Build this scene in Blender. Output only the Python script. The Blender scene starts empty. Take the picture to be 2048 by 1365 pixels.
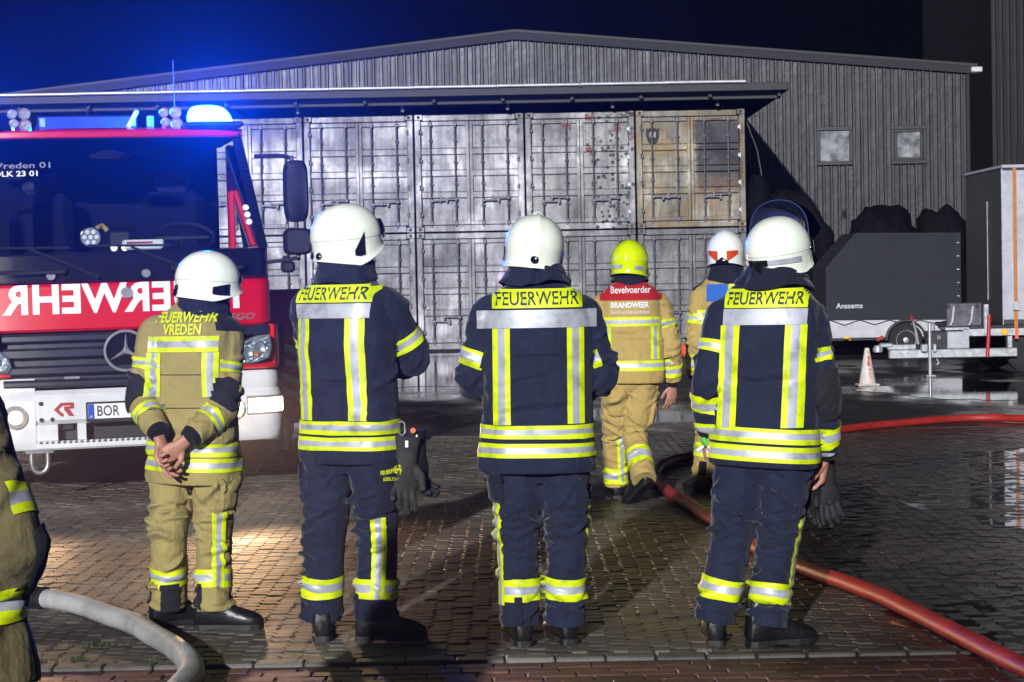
import bpy, bmesh, math, random
from mathutils import Vector, Matrix, Euler, Quaternion, noise
from mathutils.bvhtree import BVHTree
import numpy as np
R = math.radians
PI = math.pi
sc = bpy.context.scene
col = sc.collection

# ------------------------------------------------------------------ camera
cam_d = bpy.data.cameras.new('camera')
cam_d.sensor_width = 36.0
cam_d.lens = 36.0 * 4200 / 2048
cam_d.clip_start = 0.1
cam_d.clip_end = 900
cam = bpy.data.objects.new('camera', cam_d)
col.objects.link(cam)
_pitch = math.atan(127.5 / 4200)
cam.matrix_world = (Matrix.Translation((0, 0, 1.58)) @ Matrix.Rotation(PI / 2 - _pitch, 4, 'X')
                    @ Matrix.Rotation(R(-1.1), 4, 'Z'))
sc.camera = cam

# ------------------------------------------------------------------ world, floodlight (the one sun), exposure
SUN_EL, SUN_AZ = R(15), R(12)
world = bpy.data.worlds.new('World')
sc.world = world
world.use_nodes = True
wn = world.node_tree
sky = wn.nodes.new('ShaderNodeTexSky')
sky.sky_type = 'NISHITA'
sky.sun_disc = False
sky.sun_elevation = SUN_EL
sky.sun_rotation = PI + SUN_AZ
wn.links.new(sky.outputs[0], wn.nodes['Background'].inputs[0])
wn.nodes['Background'].inputs[1].default_value = 0.00025

sun_d = bpy.data.lights.new('floodlight', 'SUN')
sun_d.energy = 4.9
sun_d.angle = R(0.8)
sun_d.color = (0.98, 0.985, 1.0)
sun = bpy.data.objects.new('floodlight', sun_d)
col.objects.link(sun)
sun.location = (-6, -14, 12)
_d = Vector((math.sin(SUN_AZ) * math.cos(SUN_EL), math.cos(SUN_AZ) * math.cos(SUN_EL), -math.sin(SUN_EL)))
sun.rotation_euler = _d.to_track_quat('-Z', 'Y').to_euler()

sc.view_settings.view_transform = 'Standard'
sc.view_settings.look = 'None'
sc.view_settings.exposure = 0.0
sc.view_settings.gamma = 1.0
sc.view_settings.use_curve_mapping = False
sc.render.engine = 'CYCLES'
sc.cycles.use_denoising = True
sc.cycles.max_bounces = 6
sc.cycles.volume_bounces = 0
sc.cycles.transparent_max_bounces = 12
sc.cycles.sample_clamp_indirect = 4.0

# ------------------------------------------------------------------ materials
def mat(name, base, rough=0.6, metal=0.0, var=0.12, scale=6.0, bump=0.0, bscale=40.0, coat=0.0,
        stretch=(1, 1, 1), rvar=0.1, emit=None, estr=0.0, alpha=1.0, trans=0.0, spec=0.5, dirt=0.0, rnd=0.0, ior=1.5):
    m = bpy.data.materials.new(name)
    m.use_nodes = True
    nt = m.node_tree
    b = nt.nodes['Principled BSDF']
    b.inputs['Base Color'].default_value = (*base, 1)
    b.inputs['Roughness'].default_value = rough
    b.inputs['Metallic'].default_value = metal
    b.inputs['Specular IOR Level'].default_value = spec
    b.inputs['Coat Weight'].default_value = coat
    b.inputs['Coat Roughness'].default_value = 0.08
    b.inputs['Alpha'].default_value = alpha
    b.inputs['Transmission Weight'].default_value = trans
    b.inputs['IOR'].default_value = ior
    tc = nt.nodes.new('ShaderNodeTexCoord')
    mp = nt.nodes.new('ShaderNodeMapping')
    mp.inputs['Scale'].default_value = stretch
    nt.links.new(tc.outputs['Object'], mp.inputs['Vector'])
    colsock = None
    if var > 0:
        n = nt.nodes.new('ShaderNodeTexNoise')
        n.inputs['Scale'].default_value = scale
        n.inputs['Detail'].default_value = 5
        n.inputs['Roughness'].default_value = 0.65
        nt.links.new(mp.outputs[0], n.inputs['Vector'])
        rp = nt.nodes.new('ShaderNodeValToRGB')
        rp.color_ramp.elements[0].position = 0.3
        rp.color_ramp.elements[1].position = 0.72
        lo = [max(0, c * (1 - var)) for c in base]
        hi = [min(1, c * (1 + var)) for c in base]
        rp.color_ramp.elements[0].color = (*lo, 1)
        rp.color_ramp.elements[1].color = (*hi, 1)
        nt.links.new(n.outputs['Fac'], rp.inputs['Fac'])
        colsock = rp.outputs['Color']
        if rvar > 0:
            mr = nt.nodes.new('ShaderNodeMapRange')
            mr.inputs['To Min'].default_value = max(0.02, rough - rvar)
            mr.inputs['To Max'].default_value = min(1, rough + rvar)
            nt.links.new(n.outputs['Fac'], mr.inputs['Value'])
            nt.links.new(mr.outputs[0], b.inputs['Roughness'])
    if dirt > 0:
        n2 = nt.nodes.new('ShaderNodeTexNoise')
        n2.inputs['Scale'].default_value = 2.3
        n2.inputs['Detail'].default_value = 8
        n2.inputs['Roughness'].default_value = 0.75
        nt.links.new(tc.outputs['Object'], n2.inputs['Vector'])
        r2 = nt.nodes.new('ShaderNodeValToRGB')
        r2.color_ramp.elements[0].position = 0.48
        r2.color_ramp.elements[1].position = 0.75
        nt.links.new(n2.outputs['Fac'], r2.inputs['Fac'])
        mm = nt.nodes.new('ShaderNodeMath')
        mm.operation = 'MULTIPLY'
        mm.inputs[1].default_value = dirt
        nt.links.new(r2.outputs['Color'], mm.inputs[0])
        mx = nt.nodes.new('ShaderNodeMix')
        mx.data_type = 'RGBA'
        nt.links.new(mm.outputs[0], mx.inputs['Factor'])
        if colsock:
            nt.links.new(colsock, mx.inputs[6])
        else:
            mx.inputs[6].default_value = (*base, 1)
        mx.inputs[7].default_value = (0.03, 0.025, 0.02, 1)
        colsock = mx.outputs[2]
    if rnd > 0:
        oi = nt.nodes.new('ShaderNodeObjectInfo')
        mr = nt.nodes.new('ShaderNodeMapRange')
        mr.inputs['To Min'].default_value = 1 - rnd
        mr.inputs['To Max'].default_value = 1 + rnd
        nt.links.new(oi.outputs['Random'], mr.inputs['Value'])
        mx = nt.nodes.new('ShaderNodeMix')
        mx.data_type = 'RGBA'
        mx.blend_type = 'MULTIPLY'
        mx.inputs['Factor'].default_value = 1
        if colsock:
            nt.links.new(colsock, mx.inputs[6])
        else:
            mx.inputs[6].default_value = (*base, 1)
        nt.links.new(mr.outputs[0], mx.inputs[7])
        colsock = mx.outputs[2]
    if colsock:
        nt.links.new(colsock, b.inputs['Base Color'])
    if bump > 0:
        n3 = nt.nodes.new('ShaderNodeTexNoise')
        n3.inputs['Scale'].default_value = bscale
        n3.inputs['Detail'].default_value = 4
        nt.links.new(mp.outputs[0], n3.inputs['Vector'])
        bp = nt.nodes.new('ShaderNodeBump')
        bp.inputs['Strength'].default_value = 1.0
        bp.inputs['Distance'].default_value = bump
        nt.links.new(n3.outputs['Fac'], bp.inputs['Height'])
        nt.links.new(bp.outputs[0], b.inputs['Normal'])
    if emit:
        b.inputs['Emission Color'].default_value = (*emit, 1)
        b.inputs['Emission Strength'].default_value = estr
    return m

def nodes_of(m):
    return m.node_tree, m.node_tree.nodes['Principled BSDF']

def add_noise(nt, scale, detail=5, rough=0.6, coord='Object', stretch=None):
    tc = nt.nodes.new('ShaderNodeTexCoord')
    n = nt.nodes.new('ShaderNodeTexNoise')
    n.inputs['Scale'].default_value = scale
    n.inputs['Detail'].default_value = detail
    n.inputs['Roughness'].default_value = rough
    src = tc.outputs[coord]
    if stretch:
        mp = nt.nodes.new('ShaderNodeMapping')
        mp.inputs['Scale'].default_value = stretch
        nt.links.new(src, mp.inputs[0])
        src = mp.outputs[0]
    nt.links.new(src, n.inputs['Vector'])
    return n

def ramp(nt, sock, stops):
    r = nt.nodes.new('ShaderNodeValToRGB')
    e = r.color_ramp.elements
    e[0].position, e[1].position = stops[0][0], stops[-1][0]
    e[0].color, e[1].color = (*stops[0][1], 1), (*stops[-1][1], 1)
    for p, c in stops[1:-1]:
        k = e.new(p)
        k.color = (*c, 1)
    nt.links.new(sock, r.inputs['Fac'])
    return r.outputs['Color']

def mixc(nt, fac, a, b, mode='MIX'):
    x = nt.nodes.new('ShaderNodeMix')
    x.data_type = 'RGBA'
    x.blend_type = mode
    for s, i in ((fac, 'Factor'), (a, 6), (b, 7)):
        if isinstance(s, (int, float)):
            x.inputs[i].default_value = s
        elif isinstance(s, tuple):
            x.inputs[i].default_value = (*s, 1)
        else:
            nt.links.new(s, x.inputs[i])
    return x.outputs[2]

def math_node(nt, op, a, b=None, clamp=False):
    x = nt.nodes.new('ShaderNodeMath')
    x.operation = op
    x.use_clamp = clamp
    for i, s in enumerate((a, b)):
        if s is None:
            continue
        if isinstance(s, (int, float)):
            x.inputs[i].default_value = s
        else:
            nt.links.new(s, x.inputs[i])
    return x.outputs[0]

# ------------------------------------------------------------------ mesh helpers
class MB:
    """collects shapes, builds ONE mesh object"""
    def __init__(self):
        self.v, self.f, self.mi, self.uv = [], [], [], None
    def add(self, vs, fs, mi=0, M=None):
        o = len(self.v)
        if M is not None:
            vs = [M @ Vector(p) for p in vs]
        self.v += [tuple(p) for p in vs]
        self.f += [tuple(i + o for i in f) for f in fs]
        self.mi += [mi] * len(fs)
        return self
    def box(self, c, s, bev=0.0, mi=0, M=None):
        x, y, z = c
        a, b, d = s[0] / 2, s[1] / 2, s[2] / 2
        if bev <= 0:
            vs = [(x + i * a, y + j * b, z + k * d) for i in (-1, 1) for j in (-1, 1) for k in (-1, 1)]
            fs = [(0, 1, 3, 2), (4, 6, 7, 5), (0, 4, 5, 1), (2, 3, 7, 6), (0, 2, 6, 4), (1, 5, 7, 3)]
            return self.add(vs, fs, mi, M)
        e = min(bev, a * .9, b * .9, d * .9)
        vs, idx = [], {}
        for i in (-1, 1):
            for j in (-1, 1):
                for k in (-1, 1):
                    for ax in range(3):
                        p = [x + i * (a - e), y + j * (b - e), z + k * (d - e)]
                        p[ax] = (x + i * a, y + j * b, z + k * d)[ax]
                        idx[i, j, k, ax] = len(vs)
                        vs.append(tuple(p))
        fs = []
        for ax in range(3):
            u, w = [(1, 2), (2, 0), (0, 1)][ax]
            for s_ in (-1, 1):
                q = []
                for su, sw in ((-1, -1), (1, -1), (1, 1), (-1, 1)):
                    key = [0, 0, 0]
                    key[ax], key[u], key[w] = s_, su, sw
                    q.append(idx[(*key, ax)])
                fs.append(tuple(q if s_ > 0 else q[::-1]))
        for ax in range(3):
            u, w = [(1, 2), (2, 0), (0, 1)][ax]
            for su in (-1, 1):
                for sw in (-1, 1):
                    k0, k1 = [0, 0, 0], [0, 0, 0]
                    k0[ax], k1[ax] = -1, 1
                    k0[u] = k1[u] = su
                    k0[w] = k1[w] = sw
                    q = [idx[(*k0, u)], idx[(*k1, u)], idx[(*k1, w)], idx[(*k0, w)]]
                    fs.append(tuple(q if su * sw < 0 else q[::-1]))
        for i in (-1, 1):
            for j in (-1, 1):
                for k in (-1, 1):
                    t = [idx[i, j, k, 0], idx[i, j, k, 1], idx[i, j, k, 2]]
                    fs.append(tuple(t if i * j * k > 0 else t[::-1]))
        return self.add(vs, fs, mi, M)
    def cyl(self, p0, p1, r0, r1=None, n=16, mi=0, cap=True, M=None):
        p0, p1 = Vector(p0), Vector(p1)
        r1 = r0 if r1 is None else r1
        t = (p1 - p0).normalized()
        a = t.orthogonal().normalized()
        b = t.cross(a)
        vs = []
        for p, r in ((p0, r0), (p1, r1)):
            for i in range(n):
                w = 2 * PI * i / n
                vs.append(p + a * math.cos(w) * r + b * math.sin(w) * r)
        fs = [(i, (i + 1) % n, n + (i + 1) % n, n + i) for i in range(n)]
        if cap:
            fs += [tuple(range(n))[::-1], tuple(range(n, 2 * n))]
        return self.add(vs, fs, mi, M)
    def tube(self, pts, r, n=10, mi=0, cap=True, M=None, smooth=0):
        pts = [Vector(p) for p in pts]
        rs = r if isinstance(r, (list, tuple)) else [r] * len(pts)
        if smooth:
            q, qr = [], []
            for i in range(len(pts) - 1):
                a, b = pts[max(i - 1, 0)], pts[i]
                c, d = pts[i + 1], pts[min(i + 2, len(pts) - 1)]
                for k in range(smooth):
                    t = k / smooth
                    q.append(.5 * ((2 * b) + (c - a) * t + (2 * a - 5 * b + 4 * c - d) * t * t + (3 * b - a - 3 * c + d) * t ** 3))
                    qr.append(rs[i] * (1 - t) + rs[i + 1] * t)
            q.append(pts[-1]); qr.append(rs[-1])
            pts, rs = q, qr
        t0 = (pts[1] - pts[0]).normalized()
        N = t0.orthogonal().normalized()
        vs = []
        for i, p in enumerate(pts):
            t = (pts[min(i + 1, len(pts) - 1)] - pts[max(i - 1, 0)]).normalized()
            N = (N - t * N.dot(t)).normalized()
            B = t.cross(N)
            for k in range(n):
                w = 2 * PI * k / n
                vs.append(p + N * math.cos(w) * rs[i] + B * math.sin(w) * rs[i])
        fs = []
        for i in range(len(pts) - 1):
            for k in range(n):
                fs.append((i * n + k, i * n + (k + 1) % n, (i + 1) * n + (k + 1) % n, (i + 1) * n + k))
        if cap:
            fs += [tuple(range(n))[::-1], tuple(range((len(pts) - 1) * n, len(pts) * n))]
        return self.add(vs, fs, mi, M)
    def prism(self, poly, axis, a, b, mi=0, M=None):
        """poly in the plane normal to axis ('x': (y,z), 'y': (x,z), 'z': (x,y)), from a to b"""
        n = len(poly)
        f = {'x': lambda p, h: (h, p[0], p[1]), 'y': lambda p, h: (p[0], h, p[1]), 'z': lambda p, h: (p[0], p[1], h)}[axis]
        vs = [f(p, a) for p in poly] + [f(p, b) for p in poly]
        fs = [(i, (i + 1) % n, n + (i + 1) % n, n + i) for i in range(n)]
        fs += [tuple(range(n))[::-1], tuple(range(n, 2 * n))]
        return self.add(vs, fs, mi, M)
    def lathe(self, prof, c, axis='z', n=24, mi=0, M=None):
        vs = []
        for r, h in prof:
            for k in range(n):
                w = 2 * PI * k / n
                a, b = r * math.cos(w), r * math.sin(w)
                p = {'z': (a, b, h), 'y': (a, h, b), 'x': (h, a, b)}[axis]
                vs.append((p[0] + c[0], p[1] + c[1], p[2] + c[2]))
        fs = []
        for i in range(len(prof) - 1):
            for k in range(n):
                fs.append((i * n + k, i * n + (k + 1) % n, (i + 1) * n + (k + 1) % n, (i + 1) * n + k))
        fs += [tuple(range(n))[::-1], tuple(range((len(prof) - 1) * n, len(prof) * n))]
        return self.add(vs, fs, mi, M)
    def mesh(self, name, mats, smooth=False, recalc=True, angle=40):
        me = bpy.data.meshes.new(name)
        me.from_pydata(self.v, [], self.f)
        for m in (mats if isinstance(mats, (list, tuple)) else [mats]):
            me.materials.append(m)
        if len(me.materials) > 1:
            me.polygons.foreach_set('material_index', self.mi)
        if recalc:
            bm = bmesh.new(); bm.from_mesh(me)
            bmesh.ops.recalc_face_normals(bm, faces=bm.faces)
            bm.to_mesh(me); bm.free()
        if smooth:
            me.polygons.foreach_set('use_smooth', [True] * len(me.polygons))
            if angle:
                me.set_sharp_from_angle(angle=R(angle))
        me.update()
        return me
    def build(self, name, mats, parent=None, smooth=False, recalc=True, angle=40, M=None):
        return link(name, self.mesh(name, mats, smooth, recalc, angle), parent, M)

def link(name, me, parent=None, M=None):
    o = bpy.data.objects.new(name, me)
    col.objects.link(o)
    if parent is not None:
        o.parent = parent
    if M is not None:
        o.matrix_local = M
    return o

def tag(o, label=None, cat=None, group=None, kind=None):
    if label: o['label'] = label
    if cat: o['category'] = cat
    if group: o['group'] = group
    if kind: o['kind'] = kind
    return o

def empty(name, loc=(0, 0, 0), rz=0.0, label=None, cat=None, group=None):
    o = bpy.data.objects.new(name, None)
    o.empty_display_size = 0.1
    col.objects.link(o)
    o.location = loc
    o.rotation_euler = (0, 0, rz)
    return tag(o, label, cat, group)

_tcache = {}
def text_geo(s, size, bold=0.0, cond=1.0, shear=0.0, spacing=1.0):
    """letters as flat geometry centred on x, baseline z=0: list of (x,z), faces"""
    key = (s, bold, shear, spacing)
    if key not in _tcache:
        cu = bpy.data.curves.new('t', 'FONT')
        cu.body = s
        cu.size = 1.0
        cu.align_x = 'CENTER'
        cu.offset = bold
        cu.shear = shear
        cu.space_character = spacing
        cu.resolution_u = 3
        ob = bpy.data.objects.new('t', cu)
        col.objects.link(ob)
        dg = bpy.context.evaluated_depsgraph_get()
        me = bpy.data.meshes.new_from_object(ob.evaluated_get(dg))
        vs = [(v.co.x, v.co.y) for v in me.vertices]
        fs = [tuple(p.vertices) for p in me.polygons]
        bpy.data.objects.remove(ob); bpy.data.curves.remove(cu); bpy.data.meshes.remove(me)
        _tcache[key] = (vs, fs)
    vs, fs = _tcache[key]
    return [(x * size * cond, z * size) for x, z in vs], fs

def text_w(s, width, height, **k):
    """letters scaled to an exact width and cap height, centred at 0,0"""
    vs, fs = text_geo(s, 1.0, **k)
    x0, x1 = min(v[0] for v in vs), max(v[0] for v in vs)
    z0, z1 = min(v[1] for v in vs), max(v[1] for v in vs)
    return [((x - (x0 + x1) / 2) * width / (x1 - x0), (z - (z0 + z1) / 2) * height / (z1 - z0)) for x, z in vs], fs

def flat_text(name, s, width, height, M, m, parent, mirror=False, **k):
    """flat lettering in the local XZ plane of M facing -Y"""
    vs, fs = text_w(s, width, height, **k)
    sx = -1 if mirror else 1
    mb = MB().add([(x * sx, 0, z) for x, z in vs], fs)
    return mb.build(name, m, parent, recalc=False, M=M)

def copy_tree(o, parent=None):
    c = o.copy()
    col.objects.link(c)
    c.parent = parent
    for ch in o.children:
        copy_tree(ch, c)
    return c
T = Matrix.Translation
def RX(a): return Matrix.Rotation(a, 4, 'X')
def RY(a): return Matrix.Rotation(a, 4, 'Y')
def RZ(a): return Matrix.Rotation(a, 4, 'Z')
# ================================================================== GROUND
rng = random.Random(7)

def wet_asphalt():
    m = bpy.data.materials.new('wet_asphalt')
    m.use_nodes = True
    nt, b = nodes_of(m)
    n1 = add_noise(nt, 0.22, 6, 0.6, stretch=(1, 0.55, 1))
    n2 = add_noise(nt, 60, 3, 0.7)
    n3 = add_noise(nt, 1.7, 6, 0.65)
    base = ramp(nt, n3.outputs['Fac'], [(0.3, (0.012, 0.0115, 0.0115)), (0.7, (0.034, 0.032, 0.030))])
    grit = ramp(nt, n2.outputs['Fac'], [(0.35, (0.55, 0.55, 0.55)), (0.7, (1.5, 1.45, 1.4))])
    c = mixc(nt, 1.0, base, grit, 'MULTIPLY')
    nt.links.new(c, b.inputs['Base Color'])
    wet = ramp(nt, n1.outputs['Fac'], [(0.40, (0.8, 0.8, 0.8)), (0.5, (0.4, 0.4, 0.4)), (0.58, (0.05, 0.05, 0.05))])
    nt.links.new(wet, b.inputs['Roughness'])
    b.inputs['Specular IOR Level'].default_value = .35
    bp = nt.nodes.new('ShaderNodeBump')
    bp.inputs['Distance'].default_value = 0.004
    st = ramp(nt, n1.outputs['Fac'], [(0.42, (1, 1, 1)), (0.56, (0.02, 0.02, 0.02))])
    nt.links.new(st, bp.inputs['Strength'])
    nt.links.new(n2.outputs['Fac'], bp.inputs['Height'])
    nt.links.new(bp.outputs[0], b.inputs['Normal'])
    return m

def stone(name, lo, hi, src, rough=0.55, wet=False):
    """paving stone: a tint for each stone, grain, stains"""
    m = bpy.data.materials.new(name)
    m.use_nodes = True
    nt, b = nodes_of(m)
    if src == 'object':
        t = nt.nodes.new('ShaderNodeObjectInfo').outputs['Random']
    else:
        a = nt.nodes.new('ShaderNodeAttribute')
        a.attribute_name = 'tint'
        t = a.outputs['Fac']
    c = ramp(nt, t, [(0.0, lo), (1.0, hi)])
    geo = nt.nodes.new('ShaderNodeNewGeometry')
    def wn_(scale, det, st=(1, 1, 1)):
        mp = nt.nodes.new('ShaderNodeMapping')
        mp.inputs['Scale'].default_value = st
        nt.links.new(geo.outputs['Position'], mp.inputs[0])
        n = nt.nodes.new('ShaderNodeTexNoise')
        n.inputs['Scale'].default_value = scale
        n.inputs['Detail'].default_value = det
        n.inputs['Roughness'].default_value = 0.65
        nt.links.new(mp.outputs[0], n.inputs['Vector'])
        return n.outputs['Fac']
    g = ramp(nt, wn_(180, 3), [(0.3, (0.6, 0.6, 0.6)), (0.72, (1.5, 1.45, 1.4))])
    c = mixc(nt, 1.0, c, g, 'MULTIPLY')
    big = ramp(nt, wn_(0.75, 5), [(0.36, (0.42, 0.38, 0.34)), (0.5, (0.9, 0.88, 0.86)), (0.66, (1.3, 1.28, 1.25))])
    c = mixc(nt, 1.0, c, big, 'MULTIPLY')
    moss = ramp(nt, wn_(1.3, 6), [(0.6, (0, 0, 0)), (0.72, (0.6, 0.6, 0.6))])
    c = mixc(nt, moss, c, (0.045, 0.06, 0.02))
    nt.links.new(c, b.inputs['Base Color'])
    w = wn_(0.5, 4, (1, 0.6, 1))
    # wetness: drier to the left, wetter towards the hose side
    sx = nt.nodes.new('ShaderNodeSeparateXYZ')
    nt.links.new(geo.outputs['Position'], sx.inputs[0])
    side = nt.nodes.new('ShaderNodeMapRange')
    side.inputs['From Min'].default_value = -0.5
    side.inputs['From Max'].default_value = 2.6
    side.inputs['To Min'].default_value = -0.1
    side.inputs['To Max'].default_value = 0.30
    nt.links.new(sx.outputs[0], side.inputs[0])
    ww = math_node(nt, 'ADD', w, side.outputs[0])
    rr = ramp(nt, ww, [(0.42, (0.62,) * 3), (0.55, (0.42,) * 3), (0.72, (0.2,) * 3)])
    nt.links.new(rr, b.inputs['Roughness'])
    dk = ramp(nt, ww, [(0.42, (1, 1, 1)), (0.68, (0.28, 0.28, 0.29))])
    c2 = mixc(nt, 1.0, c, dk, 'MULTIPLY')
    nt.links.new(c2, b.inputs['Base Color'])
    bp = nt.nodes.new('ShaderNodeBump')
    bp.inputs['Distance'].default_value = 0.0025
    nt.links.new(wn_(150, 4), bp.inputs['Height'])
    nt.links.new(bp.outputs[0], b.inputs['Normal'])
    return m

M_asph = wet_asphalt()
M_bed = mat('joint_sand', (0.018, 0.015, 0.012), 0.9, var=0.4, scale=30)
M_hex_o = stone('hex_stone', (0.070, 0.061, 0.052), (0.145, 0.128, 0.11), 'object')
M_hex_a = stone('hex_stone_field', (0.070, 0.061, 0.052), (0.145, 0.128, 0.11), 'attr')
M_brick = stone('red_paver', (0.10, 0.045, 0.032), (0.19, 0.088, 0.06), 'object')
M_kerb = stone('edging_stone', (0.10, 0.098, 0.09), (0.16, 0.155, 0.14), 'object')
M_grass = mat('moss', (0.05, 0.075, 0.018), 0.9, var=0.4, scale=60)

# yard: one sheet to the horizon, a few centimetres lower where stone paving lies on it
PAVE_END = 21.0
mb = MB()
X0, X1 = -300, 300
mb.add([(X0, -100, -0.05), (X1, -100, -0.05), (X1, PAVE_END, -0.05), (X0, PAVE_END, -0.05)], [(0, 1, 2, 3)])
mb.add([(X0, PAVE_END, -0.05), (X1, PAVE_END, -0.05), (X1, PAVE_END, 0), (X0, PAVE_END, 0)], [(0, 1, 2, 3)])
mb.add([(X0, PAVE_END, 0), (X1, PAVE_END, 0), (X1, 500, 0), (X0, 500, 0)], [(0, 1, 2, 3)])
tag(mb.build('ground', M_asph, recalc=False), kind='structure')

# stone paving bed
mb = MB()
mb.add([(-9, 4.0, -0.012), (9, 4.0, -0.012), (9, PAVE_END - .01, -0.012), (-9, PAVE_END - .01, -0.012)], [(0, 1, 2, 3)])
pavement = tag(mb.build('pavement', M_bed, recalc=False), kind='structure')

# elongated hexagon stones
PX, PY = 0.087, 0.090
CP, FL = 0.0565, 0.0305       # corner reach, half flat
def hexa(k, z):
    g = k
    h = PY / 2 - g
    return [(-CP + g, 0, z), (-FL, -h, z), (FL, -h, z), (CP - g, 0, z), (FL, h, z), (-FL, h, z)]
def hex_geo():
    vs = hexa(0.0030, -0.02) + hexa(0.0032, -0.005) + hexa(0.0075, 0.0)
    fs = []
    for a in (0, 6):
        fs += [(a + i, a + (i + 1) % 6, a + 6 + (i + 1) % 6, a + 6 + i) for i in range(6)]
    fs.append(tuple(range(12, 18)))
    return vs, fs
HV, HF = hex_geo()
hex_me = MB().add(HV, HF).mesh('hex_paver', M_hex_o, recalc=False)
KERB_Y = 8.62
cells = []
row = 0
y0 = KERB_Y + 0.115
nrow = int((PAVE_END - 0.1 - y0) / PY)
for r in range(nrow):
    yy = y0 + (r + .5) * PY
    half = 2048 / 2 / 4200 * yy + 1.1
    nc = int(half / PX)
    for c in range(-nc, nc + 1):
        oy = PY / 2 if c % 2 else 0
        cells.append((c * PX, yy + oy, r))
cells_vis = [c for c in cells if abs(c[0]) < 1024 / 4200 * c[1] + 0.05]
near = set()
for c in sorted(cells_vis, key=lambda c: c[1])[:298]:
    near.add((c[0], c[1]))
V, Fc, tint = [], [], []
hv = np.array(HV)
for (x, y, r) in cells:
    jz = rng.uniform(-0.0035, 0.0025) + 0.006 * noise.noise((x * .9, y * .9, 3.1))
    tx, ty = rng.uniform(-.012, .012), rng.uniform(-.012, .012)
    if (x, y) in near:
        o = link('hex_paver', hex_me, pavement)
        o.location = (x, y, jz)
        o.rotation_euler = (tx, ty, rng.uniform(-.015, .015))
        continue
    o = len(V)
    for p in HV:
        V.append((x + p[0], y + p[1], jz + p[2] + p[1] * tx + p[0] * ty))
    Fc += [tuple(i + o for i in f) for f in HF]
    tint += [rng.random()] * len(HV)
me = bpy.data.meshes.new('hex_paver_field')
me.from_pydata(V, [], Fc)
me.materials.append(M_hex_a)
at_ = me.attributes.new('tint', 'FLOAT', 'POINT')
at_.data.foreach_set('value', tint)
tag(link('hex_paver_field', me, pavement), kind='stuff')

# edging row and the red 20 x 10 pavers in front of it
def brick_mesh(name, lx, ly, m, bev=0.005):
    return MB().box((0, 0, -0.02), (lx - .006, ly - .006, 0.04), bev).mesh(name, m, recalc=False)
kb = brick_mesh('edging_stone', 0.208, 0.098, M_kerb, 0.007)
for i in range(-14, 15):
    o = link('edging_stone', kb, pavement)
    o.location = (i * 0.208 + .05, KERB_Y + 0.052, 0.006 + rng.uniform(-.002, .002))
    o.rotation_euler = (rng.uniform(-.01, .01), rng.uniform(-.006, .006), rng.uniform(-.008, .008))
bb = brick_mesh('red_paver', 0.20, 0.10, M_brick)
for r in range(9):
    yy = KERB_Y - 0.085 - r * 0.1
    nn = int((0.244 * yy + .35) / 0.2) + 1
    for i in range(-nn, nn + 1):
        o = link('red_paver', bb, pavement)
        o.location = (i * 0.2 + (0.066 * (r % 3)) , yy, -0.004 + rng.uniform(-.003, .002))
        o.rotation_euler = (rng.uniform(-.012, .012), rng.uniform(-.012, .012), rng.uniform(-.012, .012))

# standing water between the stones on the hose side
M_water = mat('standing_water', (0.012, 0.012, 0.012), 0.02, var=0, bump=0.0006, bscale=9, spec=0.5)
def puddle(name, cx, cy, rx, ry, z, label, seed, n=72, lo=.72):
    vs = []
    for i in range(n):
        w = 2 * PI * i / n
        k = lo + .75 * (noise.fractal((math.cos(w) * 1.6 + seed, math.sin(w) * 1.6, seed * .7), .8, 2, 5) * .5 + .5) * .8
        vs.append((rx * k * math.cos(w), ry * k * math.sin(w), 0))
    mb = MB().add(vs, [tuple(range(n))])
    o = mb.build(name, M_water, recalc=False)
    o.location = (cx, cy, z)
    return tag(o, label, 'puddle', 'puddles of hose water on the yard')
puddle('puddle', 4.15, 14.4, 1.35, 3.2, -0.0006, 'long shallow puddle over the dark pavers beside the red hose', 1.3)
puddle('puddle', 2.45, 9.6, .75, .8, -0.0005, 'small puddle between the pavers under the near end of the red hose', 4.1)
puddle('puddle', 7.0, 27.0, 2.3, 2.2, 0.004, 'dark puddle on the asphalt in front of the flatbed trailer jack', 8.7)
puddle('puddle', -1.3, 37.0, 2.0, 6.0, 0.004, 'long puddle mirroring the lower containers behind the firefighters', 6.2)
# ================================================================== WAREHOUSE, CANOPY, DARK HALL
WALL_Y = 54.5
def sheet_metal(name, base, rough, metal):
    m = bpy.data.materials.new(name)
    m.use_nodes = True
    nt, b = nodes_of(m)
    n1 = add_noise(nt, 1.5, 6, .65, stretch=(5, 1, .22))
    n2 = add_noise(nt, 9, 5, .7)
    c = ramp(nt, n1.outputs['Fac'], [(.34, tuple(x * .7 for x in base)), (.52, base), (.68, tuple(x * 1.6 for x in base))])  # bright streaks: vertical highlights of the sheet put into the colour
    d = ramp(nt, n2.outputs['Fac'], [(.4, (.75, .74, .72)), (.62, (1.08, 1.08, 1.08))])
    nt.links.new(mixc(nt, 1.0, c, d, 'MULTIPLY'), b.inputs['Base Color'])
    b.inputs['Metallic'].default_value = metal
    rr = ramp(nt, n1.outputs['Fac'], [(.3, (rough + .12,) * 3), (.7, (rough - .08,) * 3)])
    nt.links.new(rr, b.inputs['Roughness'])
    n3 = add_noise(nt, 2.2, 3, .5)
    bp = nt.nodes.new('ShaderNodeBump')
    bp.inputs['Distance'].default_value = 0.03
    bp.inputs['Strength'].default_value = .6
    nt.links.new(n3.outputs['Fac'], bp.inputs['Height'])
    nt.links.new(bp.outputs[0], b.inputs['Normal'])
    return m
M_clad = sheet_metal('weathered_highlight_cladding', (.042, .042, .045), .44, .35)
M_trim = mat('pale_roof_trim', (.012, .012, .016), .75, .0, var=.3, scale=3, stretch=(.3, 1, 1))
M_soot = mat('sooty_steel', (.02, .02, .022), .6, .2, var=.5, scale=4)
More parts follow.
